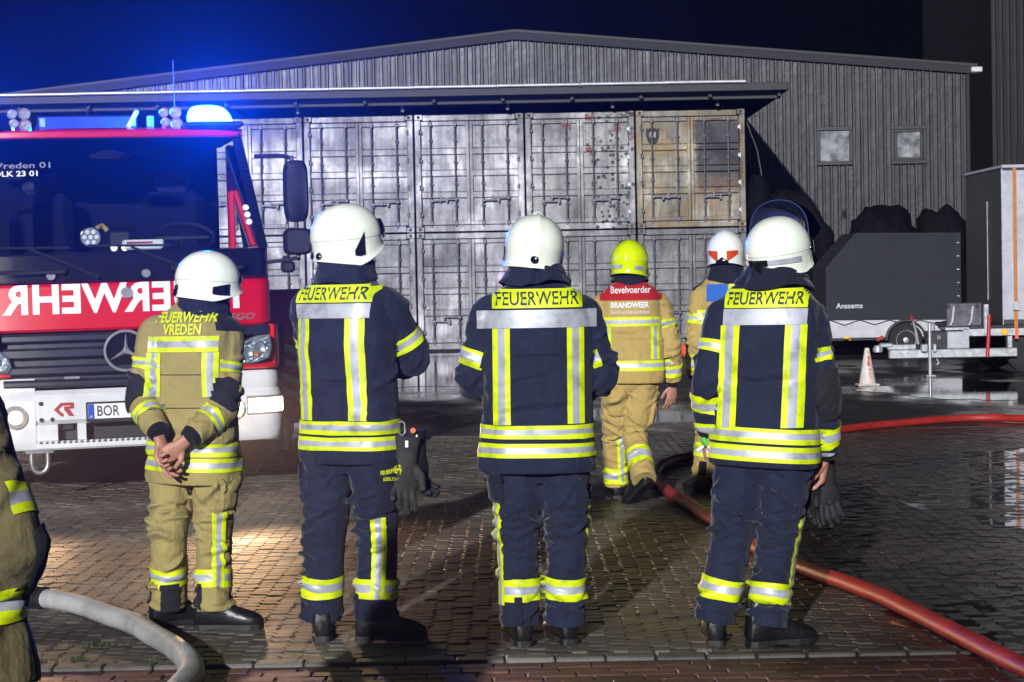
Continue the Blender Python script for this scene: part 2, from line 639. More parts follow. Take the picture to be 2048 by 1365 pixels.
M_darkclad = mat('dark_cladding', (.0035, .004, .004), .7, var=.3, scale=2)
M_frame = mat('black_window_frame', (.012, .012, .015), .45, var=.2)
M_wpane = mat('dusty_pane', (.20, .21, .22), .28, 0.25, var=.75, scale=3.2, rvar=.15)
M_gut = mat('galvanised_gutter', (.5, .5, .52), .4, .3, var=.25, scale=5)

APEX = (0.23, 7.87)
def roof_z(x):
    return 7.87 - abs(x - .23) * (.0935 if x > .23 else .105)
wh = empty('warehouse', (0, WALL_Y, 0), 0, 'large grey warehouse with corrugated metal gable wall behind the containers', 'building')
def rib_sheet(x0, x1, zf, z0=0.0):
    """one sheet of trapezoidal cladding, ribs 0.2 m apart"""
    prof = []
    x = x0
    while x < x1 - .01:
        for dx, dy in ((0, 0), (.105, 0), (.13, -.04), (.175, -.04), (.2, 0)):
            prof.append((min(x + dx, x1), dy))
        x += .2
    out = [prof[0]]
    for p in prof[1:]:
        if p[0] - out[-1][0] > 1e-4:
            out.append(p)
    n = len(out)
    vs = [(x, y, z0) for x, y in out] + [(x, y, zf(x)) for x, y in out]
    return vs, [(i, i + 1, n + i + 1, n + i) for i in range(n - 1)]
x = -13.0
k = 0
while x < 11.84:
    x1 = min(x + 1.0, 11.85)
    vs, fs = rib_sheet(x, x1 - .004, lambda q: roof_z(q) - .05)
    o = MB().add(vs, fs).build('wall_sheet', M_clad, wh, recalc=False)
    o.location.y = -0.004 * (k % 2)
    x = x1
    k += 1
# gable trim, eave stub and roof
for side, xa, xb in (('l', -13.3, .23), ('r', .23, 12.15)):
    za, zb = roof_z(xa), roof_z(xb)
    MB().prism([(xa, za - .16), (xb, zb - .16), (xb, zb + .03), (xa, za + .03)], 'y', -.14, -.055).build('gable_trim', M_trim, wh)
    MB().prism([(xa, za + .032), (xb, zb + .032), (xb, zb + .1), (xa, za + .1)], 'y', -.16, 16).build('roof', M_trim if side == 'x' else M_soot, wh)
MB().box((12.12, -.1, roof_z(12.1) - .05), (.3, .16, .14), .02).build('eave_gutter', M_gut, wh)
MB().box((11.9, -.02, 3.35), (.1, .1, 6.7), .01).build('corner_trim', M_trim, wh)
MB().box((11.9, 7.9, 3.3), (.06, 15.6, 6.6)).build('side_wall', M_clad, wh)
for wx, wz, ww in ((8.44, 4.815, .93), (10.35, 4.81, .92)):
    f = MB()
    h = .99
    for dz in (-1, 1):
        f.box((wx, -.06, wz + dz * (h / 2 - .05)), (ww, .1, .1), .008)
    for dx in (-1, 1):
        f.box((wx + dx * (ww / 2 - .045), -.062, wz), (.09, .1, h - .2), .008)
    w = f.build('window', M_frame, wh)
    inset = 0.02 if wx < 9 else .09
    MB().box((wx, -.045, wz), (ww - .18, .02, h - .2)).build('pane', M_wpane, w)
    if wx > 9:
        f = MB()
        for dz in (-1, 1):
            f.box((wx, -.065, wz + dz * (h / 2 - .135)), (ww - .185, .05, .07), .006)
        for dx in (-1, 1):
            f.box((wx + dx * (ww / 2 - .13), -.067, wz), (.075, .05, h - .35), .006)
        f.build('inner_frame', M_frame, w)

# canopy over the containers
cp = empty('canopy', (0, 0, 0), 0, 'flat dark sooty canopy roof reaching out over the stacked containers', 'canopy')
mb = MB()
mb.box((-3.5, 50.0, 5.60), (19.1, 8.9, .10), .01)
mb.build('deck', M_soot, cp)
MB().box((-3.5, 45.53, 5.60), (19.12, .05, .17), .008).build('fascia', M_soot, cp)
MB().box((6.07, 50.0, 5.60), (.05, 8.86, .17), .008).build('end_fascia', M_soot, cp)
MB().box((-3.5, 45.9, 5.46), (18.9, .12, .2), .01).build('front_beam', M_soot, cp)
for i in range(12):
    MB().box((-10.6 + i * 1.5, 49.9, 5.47), (.08, 8.4, .14), .006).build('rafter', M_soot, cp)
for i in range(9):
    MB().box((-11.5 + i * 2.3, 46.15, 5.34), (.07, .07, .2)).build('bracket', M_frame, cp)
for i in range(10):
    xa = -12.9 + i * 1.81
    MB().tube([(xa, 45.46, 5.715), (min(xa + 1.80, 5.15), 45.46, 5.71)], .034, 10).build('gutter_pipe', M_gut, cp, smooth=True)
    MB().box((xa + .02, 45.5, 5.70), (.05, .09, .11), .008).build('pipe_clip', M_frame, cp)

# tall dark hall behind on the right
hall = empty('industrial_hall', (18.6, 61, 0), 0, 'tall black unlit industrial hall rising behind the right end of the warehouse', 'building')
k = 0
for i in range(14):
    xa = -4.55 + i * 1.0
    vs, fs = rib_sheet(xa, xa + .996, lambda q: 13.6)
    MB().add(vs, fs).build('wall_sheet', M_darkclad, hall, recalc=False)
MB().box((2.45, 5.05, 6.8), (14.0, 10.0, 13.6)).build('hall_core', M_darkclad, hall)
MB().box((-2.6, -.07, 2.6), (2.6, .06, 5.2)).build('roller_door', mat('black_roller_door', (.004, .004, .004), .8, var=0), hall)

# ================================================================== CONTAINERS
CW, CH, CD, CY = 2.405, 2.591, 6.06, 46.4
def paint(name, kind):
    m = bpy.data.materials.new(name)
    m.use_nodes = True
    nt, b = nodes_of(m)
    geo = nt.nodes.new('ShaderNodeNewGeometry')
    def wn_(scale, det=5, st=(1, 1, 1), rough=.65):
        mp = nt.nodes.new('ShaderNodeMapping')
        mp.inputs['Scale'].default_value = st
        nt.links.new(geo.outputs['Position'], mp.inputs[0])
        n = nt.nodes.new('ShaderNodeTexNoise')
        n.inputs['Scale'].default_value = scale
        n.inputs['Detail'].default_value = det
        n.inputs['Roughness'].default_value = rough
        nt.links.new(mp.outputs[0], n.inputs['Vector'])
        return n.outputs['Fac']
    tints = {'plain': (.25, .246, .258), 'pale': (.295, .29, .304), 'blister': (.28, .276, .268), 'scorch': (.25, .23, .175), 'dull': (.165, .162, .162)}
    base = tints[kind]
    c = ramp(nt, wn_(1.1, 6, (1, 1, .8)), [(.34, tuple(x * .30 for x in base)), (.45, tuple(x * .7 for x in base)), (.55, base), (.66, tuple(min(1, x * 2.1) for x in base))])
    streak = ramp(nt, wn_(3.2, 4, (3.5, 1, .25)), [(.35, (.62, .6, .6)), (.6, (1.05, 1.05, 1.05))])
    c = mixc(nt, 1.0, c, streak, 'MULTIPLY')
    fine = ramp(nt, wn_(26, 4), [(.3, (.82, .82, .82)), (.7, (1.12, 1.12, 1.12))])
    c = mixc(nt, 1.0, c, fine, 'MULTIPLY')
    rust = ramp(nt, wn_(2.6, 7, (1, 1, 1), .75), [(.64, (0, 0, 0)), (.74, (.75, .75, .75))])
    c = mixc(nt, rust, c, (.085, .04, .022))
    if kind in ('blister', 'scorch'):
        vm = nt.nodes.new('ShaderNodeVectorMath')
        vm.operation = 'SUBTRACT'
        nt.links.new(geo.outputs['Position'], vm.inputs[0])
        vm.inputs[1].default_value = ((1.58 if kind == 'blister' else 4.02), 46.4, 2.603)
        sp = nt.nodes.new('ShaderNodeSeparateXYZ')
        nt.links.new(vm.outputs[0], sp.inputs[0])
    if kind == 'blister':
        v = nt.nodes.new('ShaderNodeTexVoronoi')
        v.inputs['Scale'].default_value = 7.5
        v.inputs['Randomness'].default_value = 1
        nt.links.new(geo.outputs['Position'], v.inputs['Vector'])
        spots = math_node(nt, 'LESS_THAN', math_node(nt, 'ADD', v.outputs['Distance'], math_node(nt, 'MULTIPLY', wn_(11, 4), .55)), .60)
        right = math_node(nt, 'GREATER_THAN', sp.outputs[0], .12)
        f = math_node(nt, 'MULTIPLY', spots, right)
        f = math_node(nt, 'MULTIPLY', f, ramp(nt, wn_(2.2, 2), [(.36, (0, 0, 0)), (.46, (1, 1, 1))]))
        c = mixc(nt, f, c, (.022, .014, .012))
        red = math_node(nt, 'MULTIPLY', ramp(nt, wn_(2.0, 3), [(.62, (0, 0, 0)), (.66, (1, 1, 1))]), right)
        c = mixc(nt, red, c, (.12, .03, .025))
    if kind == 'scorch':
        # burnt-through right door: soot fields above brown heat marks
        zz = math_node(nt, 'ADD', sp.outputs[2], math_node(nt, 'MULTIPLY', math_node(nt, 'SUBTRACT', wn_(2.3, 5), .5), .5))
        band = ramp(nt, math_node(nt, 'DIVIDE', zz, 2.6), [(.22, (0, 0, 0)), (.42, (.55,) * 3), (.52, (.9,) * 3), (.60, (1,) * 3), (.86, (1,) * 3), (.91, (.2,) * 3)])
        right = ramp(nt, math_node(nt, 'ADD', math_node(nt, 'DIVIDE', sp.outputs[0], 2.44), math_node(nt, 'MULTIPLY', math_node(nt, 'SUBTRACT', wn_(3, 4), .5), .14)),
                     [(.03, (0, 0, 0)), (.08, (1, 1, 1)), (.42, (1, 1, 1)), (.46, (.2,) * 3)])
        ff = mixc(nt, 1.0, band, right, 'MULTIPLY')
        heat = ramp(nt, wn_(1.7, 5), [(.44, (0, 0, 0)), (.64, (.7,) * 3)])
        c = mixc(nt, heat, c, (.20, .13, .035))
        edge = ramp(nt, ff, [(.08, (0, 0, 0)), (.35, (.9,) * 3)])
        c = mixc(nt, edge, c, (.07, .035, .016))
        core = ramp(nt, ff, [(.45, (0, 0, 0)), (.75, (1,) * 3)])
        c = mixc(nt, core, c, (.010, .010, .011))
    nt.links.new(c, b.inputs['Base Color'])
    rg = ramp(nt, wn_(1.6, 4), [(.38, (.62,) * 3), (.62, (.38,) * 3)])
    nt.links.new(rg, b.inputs['Roughness'])
    b.inputs['Metallic'].default_value = .18
    bp = nt.nodes.new('ShaderNodeBump')
    bp.inputs['Distance'].default_value = .035
    bp.inputs['Strength'].default_value = .32
    nt.links.new(wn_(2.1, 3), bp.inputs['Height'])
    nt.links.new(bp.outputs[0], b.inputs['Normal'])
    return m
M_cp = {k: paint('burnt_container_paint_' + k, k) for k in ('plain', 'pale', 'blister', 'scorch', 'dull')}
M_gasket = mat('door_gasket', (.02, .02, .022), .7, var=.3)
M_rod = mat('dull_lock_rod', (.11, .108, .115), .5, .5, var=.4, scale=5)

def door_mesh(m):
    """door leaf 1.13 x 2.25, bands pressed into the sheet (front = -y)"""
    w, h = 1.125, 2.28
    mb = MB()
    fr = .07
    mb.box((-w / 2 + fr / 2, 0, h / 2), (fr, .07, h), .008)
    mb.box((w / 2 - fr / 2, 0, h / 2), (fr, .07, h), .008)
    mb.box((0, 0, .045), (w - 2 * fr, .07, .09), .008)
    mb.box((0, 0, h - .045), (w - 2 * fr, .07, .09), .008)
    prof = [(.02, .09)]
    for zc in (.66, 1.14, 1.62):
        prof += [(.02, zc - .085), (-.022, zc - .055), (-.022, zc + .055), (.02, zc + .085)]
    prof += [(.02, h - .09)]
    x0, x1 = -w / 2 + fr, w / 2 - fr
    vs = [(x0, y, z) for y, z in prof] + [(x1, y, z) for y, z in prof]
    n = len(prof)
    mb.add(vs, [(i, n + i, n + i + 1, i + 1) for i in range(n - 1)])
    return mb.mesh('door', m, recalc=False)
def casting_mesh(m):
    mb = MB().box((0, 0, 0), (.178, .162, .118), .012)
    mb.lathe([(.036, -.0815), (.036, -.0835)], (0, 0, 0), 'y', 14, 1)
    return mb.mesh('corner_casting', [m, M_gasket])
_cm = {}
def c_meshes(kind):
    if kind in _cm:
        return _cm[kind]
    m = M_cp[kind]
    d = {}
    d['door'] = door_mesh(m)
    d['casting'] = casting_mesh(m)
    d['post'] = MB().box((0, 0, CH / 2), (.13, .14, CH - .236), .012).mesh('corner_post', m)
    d['header'] = MB().box((0, 0, 0), (CW - .36, .12, .13), .012).mesh('header', m)
    mb = MB().box((0, 0, 0), (CW - .36, .12, .14), .012)
    d['sill'] = mb.mesh('sill', m)
    mb = MB()
    mb.box((0, CD / 2 + .09, CH / 2), (CW - .03, CD - .2, CH - .06))
    d['hull'] = mb.mesh('hull', m)
    _cm[kind] = d
    return d
rod_me = MB().tube([(0, 0, .03), (0, 0, 2.40)], .021, 8)
for z in (.12, 2.30):
    rod_me.box((0, 0, z), (.075, .05, .10), .01)
for z in (.5, .98, 1.46, 1.94):
    rod_me.box((0, .012, z), (.085, .03, .05), .006)
rod_me = rod_me.mesh('lock_rod', M_rod, smooth=True)
handle_me = MB().box((.17, 0, 0), (.4, .018, .035), .005).box((0, .01, 0), (.07, .05, .07), .008).box((.34, .012, 0), (.05, .04, .12), .006).mesh('handle', M_rod)
hinge_me = MB().box((0, 0, 0), (.11, .03, .075), .008).tube([(0, -.018, -.06), (0, -.018, .06)], .018, 8).mesh('hinge', M_rod)
hinge_bright = MB().box((0, 0, 0), (.11, .03, .075), .008).tube([(0, -.018, -.06), (0, -.018, .06)], .018, 8).mesh('hinge', M_gut)
gask_me = MB().box((0, 0, 1.15), (2.23, .02, 2.3)).mesh('gasket', M_gasket)

def container(xl, zb, kind, label, dy=0.0, jitter=0):
    d = c_meshes(kind)
    r = random.Random(jitter)
    cx = xl + 1.22
    t = empty('shipping_container', (cx, CY + dy, zb), r.uniform(-.004, .004), label, 'container', 'shipping containers stacked under the canopy')
    link('hull', d['hull'], t)
    for sx in (-1, 1):
        link('corner_post', d['post'], t, T((sx * (CW / 2 - .066), .07, 0)))
        for z in (.06, CH - .06):
            link('corner_casting', d['casting'], t, T((sx * (CW / 2 - .09), .065, z)))
    link('header', d['header'], t, T((0, .075, CH - .075)))
    link('sill', d['sill'], t, T((0, .075, .08)))
    link('gasket', gask_me, t, T((0, .115, .155)))
    for sx in (-1, 1):
        dr = link('door', d['door'], t, T((sx * .566, .075 + r.uniform(-.006, .006), .16)))
        for q, xo in enumerate((-.27, .27)):
            xo += r.uniform(-.02, .02)
            link('lock_rod', rod_me, dr, T((xo if sx < 0 else xo, -.055, -.08)))
            link('handle', handle_me, dr, T((xo, -.085, .50 + .05 * q + r.uniform(-.03, .03))) @ (Matrix.Identity(4) if q == 0 else RZ(PI)) @ RY(r.uniform(-.06, .06)))
        for z in (.22, .82, 1.42, 2.04):
            link('hinge', hinge_bright if (kind in ('scorch', 'blister') and sx > 0) else hinge_me, dr, T((sx * .53, -.052, z)))
    return t
cols = [-6.96, -4.52, -2.08, .36, 2.80]
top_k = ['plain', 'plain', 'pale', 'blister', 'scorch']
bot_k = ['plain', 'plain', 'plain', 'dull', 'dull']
top_l = ['grey scorched container in the top row half hidden by the fire engine cab',
         'grey container in the top row right beside the fire engine mirror',
         'pale grey container in the top row above the helmet of the crossed-arm firefighter',
         'grey top-row container with black blistered spots over its right door',
         'yellowed top-row container at the right end with soot-black right door']
bot_l = ['grey container in the bottom row behind the fire engine cab',
         'grey container in the bottom row behind the firefighter with crossed arms',
         'grey container in the bottom row left of the middle navy firefighter',
         'dull grey container in the bottom row behind the yellow-helmeted firefighter',
         'dull grey container in the bottom row at the right end of the stack']
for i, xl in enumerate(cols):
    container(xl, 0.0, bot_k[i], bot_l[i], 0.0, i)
    t = container(xl, CH + .012, top_k[i], top_l[i], 0.0, i + 20)
    if top_k[i] == 'scorch':
        # dark crest painted on the left door
        mk = mat('black_crest_paint', (.012, .012, .013), .7, var=.3)
        mb = MB()
        poly = [(-.14, .2), (-.14, 0), (-.10, -.12), (0, -.2), (.10, -.12), (.14, 0), (.14, .2), (.09, .16), (.05, .2), (0, .15), (-.05, .2), (-.09, .16)]
        mb.add([(a, 0, b) for a, b in poly], [tuple(range(len(poly)))])
        mb.build('painted_crest', mk, t, recalc=False, M=T((-.83, .078, 2.02)))
        ml = mat('pale_crest_mark', (.3, .28, .24), .7, var=.2)
        mb = MB()
        for dx in (-.05, .05):
            mb.add([(dx - .022, 0, -.02), (dx + .022, 0, -.02), (dx + .022, 0, .1), (dx - .022, 0, .1)], [(0, 1, 2, 3)])
        mb.build('crest_mark', ml, t, recalc=False, M=T((-.83, .0745, 2.02)))
    if top_k[i] == 'blister':
        MB().box((-.30, .06, 2.33), (.2, .012, .07), .003).box((-.22, .062, 2.26), (.05, .01, .09), .003).build('red_marker_plate', mat('red_marker', (.22, .03, .03), .6), t)
# ================================================================== FIRE ENGINE
M_red = mat('fire_engine_red', (.56, .004, .010), .32, var=.08, scale=3, coat=.6, rvar=.06)
M_white = mat('bumper_white', (.62, .63, .66), .35, var=.08, scale=4, coat=.3, dirt=.25)
M_black = mat('black_plastic', (.012, .012, .014), .42, var=.25, scale=8, bump=.001, bscale=200)
M_gloss = mat('black_gloss', (.008, .008, .010), .16, var=.1, coat=.4)
M_grille = mat('grille_plastic', (.012, .015, .024), .38, var=.2, scale=6)
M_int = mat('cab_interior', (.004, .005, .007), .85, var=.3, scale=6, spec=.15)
M_chrome = mat('chrome', (.62, .63, .66), .2, .7, var=.08)
M_steel = mat('steel', (.32, .32, .34), .38, .8, var=.25, scale=9)
M_tyre = mat('tyre_rubber', (.012, .012, .012), .8, var=.3, scale=12, bump=.002, bscale=60)
M_dec = mat('white_film', (.74, .76, .80), .45, var=.05)
M_redlogo = mat('red_film', (.35, .02, .02), .45, var=.05)
M_amber = mat('amber_lens', (.7, .2, .02), .15, var=.1, coat=.5)
M_glass = bpy.data.materials.new('clear_glass')
M_glass.use_nodes = True
_nt = M_glass.node_tree
_nt.nodes.remove(_nt.nodes['Principled BSDF'])
_tr = _nt.nodes.new('ShaderNodeBsdfTransparent'); _tr.inputs[0].default_value = (.86, .9, .93, 1)
_gl = _nt.nodes.new('ShaderNodeBsdfGlossy'); _gl.inputs['Roughness'].default_value = .03
_fr = _nt.nodes.new('ShaderNodeFresnel'); _fr.inputs[0].default_value = 1.5
_mx = _nt.nodes.new('ShaderNodeMixShader')
_nt.links.new(_fr.outputs[0], _mx.inputs[0]); _nt.links.new(_tr.outputs[0], _mx.inputs[1]); _nt.links.new(_gl.outputs[0], _mx.inputs[2])
_nt.links.new(_mx.outputs[0], _nt.nodes['Material Output'].inputs[0])
M_lamp = mat('lit_fog_lamp', (1, .9, .75), .2, var=0, emit=(1.0, .78, .50), estr=26)
M_lamp2 = mat('lit_side_lamp', (1, .9, .75), .2, var=0, emit=(1.0, .78, .50), estr=16)
M_lamp3 = mat('dim_fog_lamp', (1, .9, .75), .2, var=0, emit=(1.0, .72, .40), estr=3)
M_lamp4 = mat('dim_side_lens', (.35, .33, .30), .2, var=0, coat=.5)
M_blue = mat('lit_blue_dome', (.02, .2, .9), .15, var=0, emit=(.05, .80, 1.0), estr=9)
M_bluedim = mat('lit_blue_dome_side', (.02, .2, .9), .15, var=0, emit=(.0, .42, .95), estr=2.6)

TA = R(14)
trk = empty('fire_engine', (-2.88, 15.6, 0), TA, 'red and white fire engine cab with lit blue beacons and mirrored lettering', 'fire engine')

trk.rotation_euler = (0, R(-.6), TA)
trk.scale = (1.05, 1, 1)

def plan(w, yb=.6, bow=.09, rc=.15, n=6):
    """plan outline of the cab front from left side to right side: (x, y)"""
    fr = []
    xs = [w - rc - .0001 - (w - rc) * i / 8 for i in range(9)]
    f = lambda x: bow * (abs(x) / (w - rc)) ** 3
    right = [(x, f(x)) for x in reversed(xs)]
    yc = bow + rc
    arc = [(w - rc + rc * math.sin(a), yc - rc * math.cos(a)) for a in [PI / 2 * (i + 1) / n for i in range(n)]]
    side = [(w, yc + (yb - yc) * t) for t in (.35, .7, 1.0)]
    r = right + arc + side
    l = [(-x, y) for x, y in reversed(r[1:])]
    return l + r
def cut(pl, xa, xb):
    out = []
    for (x0, y0), (x1, y1) in zip(pl, pl[1:]):
        if x0 <= xa < x1 and x1 > x0:
            t = (xa - x0) / (x1 - x0); out.append((xa, y0 + (y1 - y0) * t))
        if xa < x0 < xb:
            out.append((x0, y0))
        if x0 < xb <= x1 and x1 > x0:
            t = (xb - x0) / (x1 - x0); out.append((xb, y0 + (y1 - y0) * t))
    return out
def sweep(mb, pl, prof, mi=0, thick=None):
    """prof: list of (outward offset, z) swept along the plan polyline"""
    n = len(pl)
    nor = []
    for i in range(n):
        a, b = pl[max(i - 1, 0)], pl[min(i + 1, n - 1)]
        d = Vector((b[0] - a[0], b[1] - a[1])).normalized()
        nor.append((d.y, -d.x))
    vs = []
    for (x, y), (nx, ny) in zip(pl, nor):
        for o, z in prof:
            vs.append((x + nx * o, y + ny * o, z))
    k = len(prof)
    fs = []
    for i in range(n - 1):
        for j in range(k - 1):
            fs.append((i * k + j, (i + 1) * k + j, (i + 1) * k + j + 1, i * k + j + 1))
    fs.append(tuple(range(k))); fs.append(tuple(range((n - 1) * k, n * k))[::-1])
    mb.add(vs, fs, mi)
    return mb
def slab(z0, z1, r=.02, d=.06, o=0.0):
    return [(-d + o, z0), (o - r, z0), (o, z0 + r), (o, z1 - r), (o - r, z1), (-d + o, z1), (-d + o, z0)]

# bumper
PB = plan(1.14, .75, .08, .16)
endprof = [(-.06, .385), (-.03, .375), (-.008, .40), (.0, .46), (.006, .62), (.0, .74), (-.02, .77), (-.012, .80), (-.02, .885), (-.04, .905), (-.09, .905), (-.06, .385)]
bump = sweep(MB(), [p for p in PB if p[0] < -.62] + [(-.62, .08 * (.62 / .98) ** 3)], endprof).build('bumper', M_white, trk, smooth=True)
sweep(MB(), [(.62, .08 * (.62 / .98) ** 3)] + [p for p in PB if p[0] > .62], endprof).build('bumper_end', M_white, bump, smooth=True)
sweep(MB(), cut(PB, -.619, .619), slab(.565, .815, .03, .1)).build('bumper_centre', M_white, bump, smooth=True)
sweep(MB(), cut(PB, -.619, .619), slab(.375, .435, .015, .12)).build('bumper_step', M_white, bump, smooth=True)
for xa, xb in ((-.619, -.47), (-.335, -.275), (.275, .335), (.47, .619)):
    sweep(MB(), cut(PB, xa, xb), slab(.436, .564, .01, .08, -.004)).build('bumper_web', M_white, bump, smooth=True)
for i in range(31):
    x = -.6 + i * .04
    MB().box((x, -.012 + .08 * (abs(x) / .98) ** 3, .437), (.018, .05, .012), .003).build('step_tread', M_white, bump)
sweep(MB(), cut(PB, -.618, .618), slab(.43, .57, .01, .03, -.13)).build('intake_backing', M_black, trk)
for sx in (-1, 1):
    for dx, dz in ((.58, .72), (.58, .60), (.505, .60)):
        MB().lathe([(.016, -.012), (.016, .0)], (sx * dx, .018, dz), 'y', 10).build('bolt', M_black, bump)
# lamps in the bumper
for sx in (-1, 1):
    lb = MB().lathe([(.085, -.03), (.092, .01), (.075, .03)], (sx * .757, .035, .625), 'y', 24).build('fog_lamp', M_chrome, trk, smooth=True)
    MB().lathe([(.02, -.050), (.045, -.046), (.080, -.035)] if sx > 0 else [(.015, -.048), (.035, -.046), (.05, -.038)], (sx * .757, .035, .625), 'y', 24).build('lens', M_lamp if sx > 0 else M_lamp3, lb, smooth=True)
    seg = [p for p in PB if .90 < p[0] * sx and p[1] < .30]
    add_ = [(sx * q, .08 * (q / .98) ** 3) for q in (.865, .88)]
    seg = add_ + seg if sx > 0 else seg + add_[::-1]
    sl = sweep(MB(), seg, slab(.560, .715, .012, .05, .008)).build('side_lamp', M_black if sx < 0 else M_chrome, trk, smooth=True)
    sweep(MB(), seg[1:-1], slab(.578, .697, .012, .04, .013)).build('lens', M_lamp2 if sx > 0 else M_lamp4, sl, smooth=True)
# tow eye
MB().tube([(-.655, .03, .37), (-.655, .03, .27), (-.635, .03, .225), (-.60, .03, .21), (-.565, .03, .225), (-.545, .03, .27), (-.545, .03, .37)], .02, 10, smooth=3).box((-.60, .04, .365), (.2, .06, .03), .006).build('tow_shackle', M_steel, trk, smooth=True)
# number plate and maker's mark
pl_ = MB().box((0, -.02, .645), (.545, .02, .148), .006).build('number_plate', M_black, trk)
MB().box((0, -.032, .65), (.52, .006, .11), .002).build('plate_face', M_dec, pl_)
MB().box((-.238, -.0365, .65), (.042, .004, .108)).build('plate_band', mat('plate_blue', (.01, .06, .42), .4, var=0), pl_)
flat_text('plate_letters', 'BOR', .155, .078, T((-.118, -.0365, .652)), M_black, pl_, bold=.012)
flat_text('plate_country', 'D', .012, .017, T((-.238, -.0395, .612)), M_dec, pl_, bold=.02)
mb = MB()
for poly in ([(-.07, 0), (-.02, .05), (.07, .05), (.07, .005), (.035, .005), (.07, -.05), (.035, -.05), (.0, .0), (.0, .022), (.045, .022), (.045, .03), (-.01, .03), (-.04, 0), (-.005, -.035), (-.005, -.05), (-.02, -.05)],):
    mb.add([(a, 0, b) for a, b in poly], [tuple(range(len(poly)))])
mb.build('maker_emblem', M_redlogo, trk, recalc=False, M=T((-.424, -.002, .672)))
# grille
PG = plan(1.06, .5, .08, .12)
gr_ = sweep(MB(), cut(PG, -.80, .80), slab(.83, 1.235, .015, .08, -.045)).build('grille', M_black, trk)
for z0, z1, o in ((1.165, 1.235, -.0), (1.045, 1.13, .005), (.925, 1.00, .012), (.835, .895, .005)):
    sweep(MB(), cut(PG, -.83, .83), slab(z0, z1, .018, .05, o)).build('grille_bar', M_grille, gr_, smooth=True)
MB().box((-.36, .0, .905), (.11, .012, .02), .003).build('model_badge', M_chrome, gr_)
st = MB()
ring = [(.147 * math.cos(a), -.03, .147 * math.sin(a)) for a in [2 * PI * i / 40 for i in range(41)]]
st.tube(ring, .0115, 8, cap=False)
for k in range(3):
    a = PI / 2 + k * 2 * PI / 3
    b = a + PI / 2
    st.add([(.142 * math.cos(a), -.026, .142 * math.sin(a)), (.017 * math.cos(b), -.022, .017 * math.sin(b)), (-.017 * math.cos(b), -.022, -.017 * math.sin(b)),
            (0, -.040, 0), (.03 * math.cos(a + PI), -.024, .03 * math.sin(a + PI))], [(0, 1, 3), (0, 3, 2), (1, 4, 3), (4, 2, 3)])
st.build('star_emblem', M_chrome, trk, smooth=True, M=T((.02, .0, 1.09)))
MB().lathe([(.155, -.008), (.16, .02)], (.02, .0, 1.09), 'y', 40).build('emblem_dish', M_gloss, trk, smooth=True)
# headlamps
for sx in (-1, 1):
    poly = [(.77, 1.0), (.80, .955), (.95, .965), (1.035, 1.0), (1.055, 1.08), (1.045, 1.17), (.96, 1.165), (.85, 1.12), (.79, 1.06)]
    poly = [(sx * a, b) for a, b in poly]
    hz = MB().prism(poly, 'y', .02, .16).build('headlamp', M_chrome, trk)
    ins = [((a - sx * .92) * .88 + sx * .92, (b - 1.065) * .86 + 1.065) for a, b in poly]
    MB().prism(ins, 'y', .012, .05).build('reflector_field', mat('lamp_reflector', (.5, .5, .52), .25, .9, var=.5, scale=40, bump=.01, bscale=45), hz)
    for cx, cz, r in ((.965, 1.075, .05), (.88, 1.04, .045)):
        MB().lathe([(r, .012), (r * .8, -.006), (r * .3, .004)], (sx * cx, .004, cz), 'y', 20).build('bulb_bowl', M_chrome, hz, smooth=True)
    MB().lathe([(.022, .004), (.008, -.014)], (sx * .945, -.004, 1.03), 'y', 12).build('indicator', M_amber, hz, smooth=True)
    MB().prism(poly, 'y', -.022, -.018).build('lens_cover', M_glass, hz)
    # red corner fender round the lamp
    vs = [p for p in plan(1.12, .95, .08, .14) if p[0] * sx > .78]
    if sx > 0:
        vs = [(.78, .05)] + vs
    else:
        vs = vs + [(-.78, .05)]
    sweep(MB(), vs, slab(.915, .962, .012, .08, .01)).build('lamp_fender', M_red, trk, smooth=True)
    side = [p for p in plan(1.12, .95, .08, .14) if p[0] * sx > 1.06]
    sweep(MB(), side, slab(.915, 1.25, .02, .05, .012)).build('corner_fender', M_red, trk, smooth=True)
    vs2 = [p for p in plan(1.12, .95, .08, .14) if p[0] * sx > .83]
    sweep(MB(), vs2, slab(1.172, 1.246, .012, .06, -.015)).build('lamp_brow', M_grille, trk, smooth=True)
    MB().box((sx * 1.2, .75, 1.05), (.06, .25, .35), .02).build('wheel_flap', M_black, trk)
# red front panel with mirrored lettering
PR = plan(1.08, 1.7, .09, .14)
rp = sweep(MB(), PR, slab(1.247, 1.598, .02, .05)).build('front_panel', M_red, trk, smooth=True)
def on_front(pts, w=1.08, bow=.09, rc=.14, off=.006):
    return [(x, bow * (abs(x) / (w - rc)) ** 3 - off, z) for x, z in pts]
vs, fs = text_w('FEUERWEHR', 1.66, .222, bold=.035, spacing=1.06)
vs = [(-x + .01, z + 1.486) for x, z in vs]
MB().add(on_front(vs, off=.005), [f[::-1] for f in fs]).build('mirrored_lettering', M_dec, rp, recalc=False)
vs, fs = text_w('ATEGO', .30, .05, bold=.015, shear=.25)
MB().add(on_front([(x + .80, z + 1.315) for x, z in vs], off=.008), fs).build('model_lettering', M_chrome, rp, recalc=False)
MB().lathe([(.035, -.016), (.045, .0)], (.04, -.012, 1.52), 'y', 20).build('badge_disc', M_chrome, rp, smooth=True)
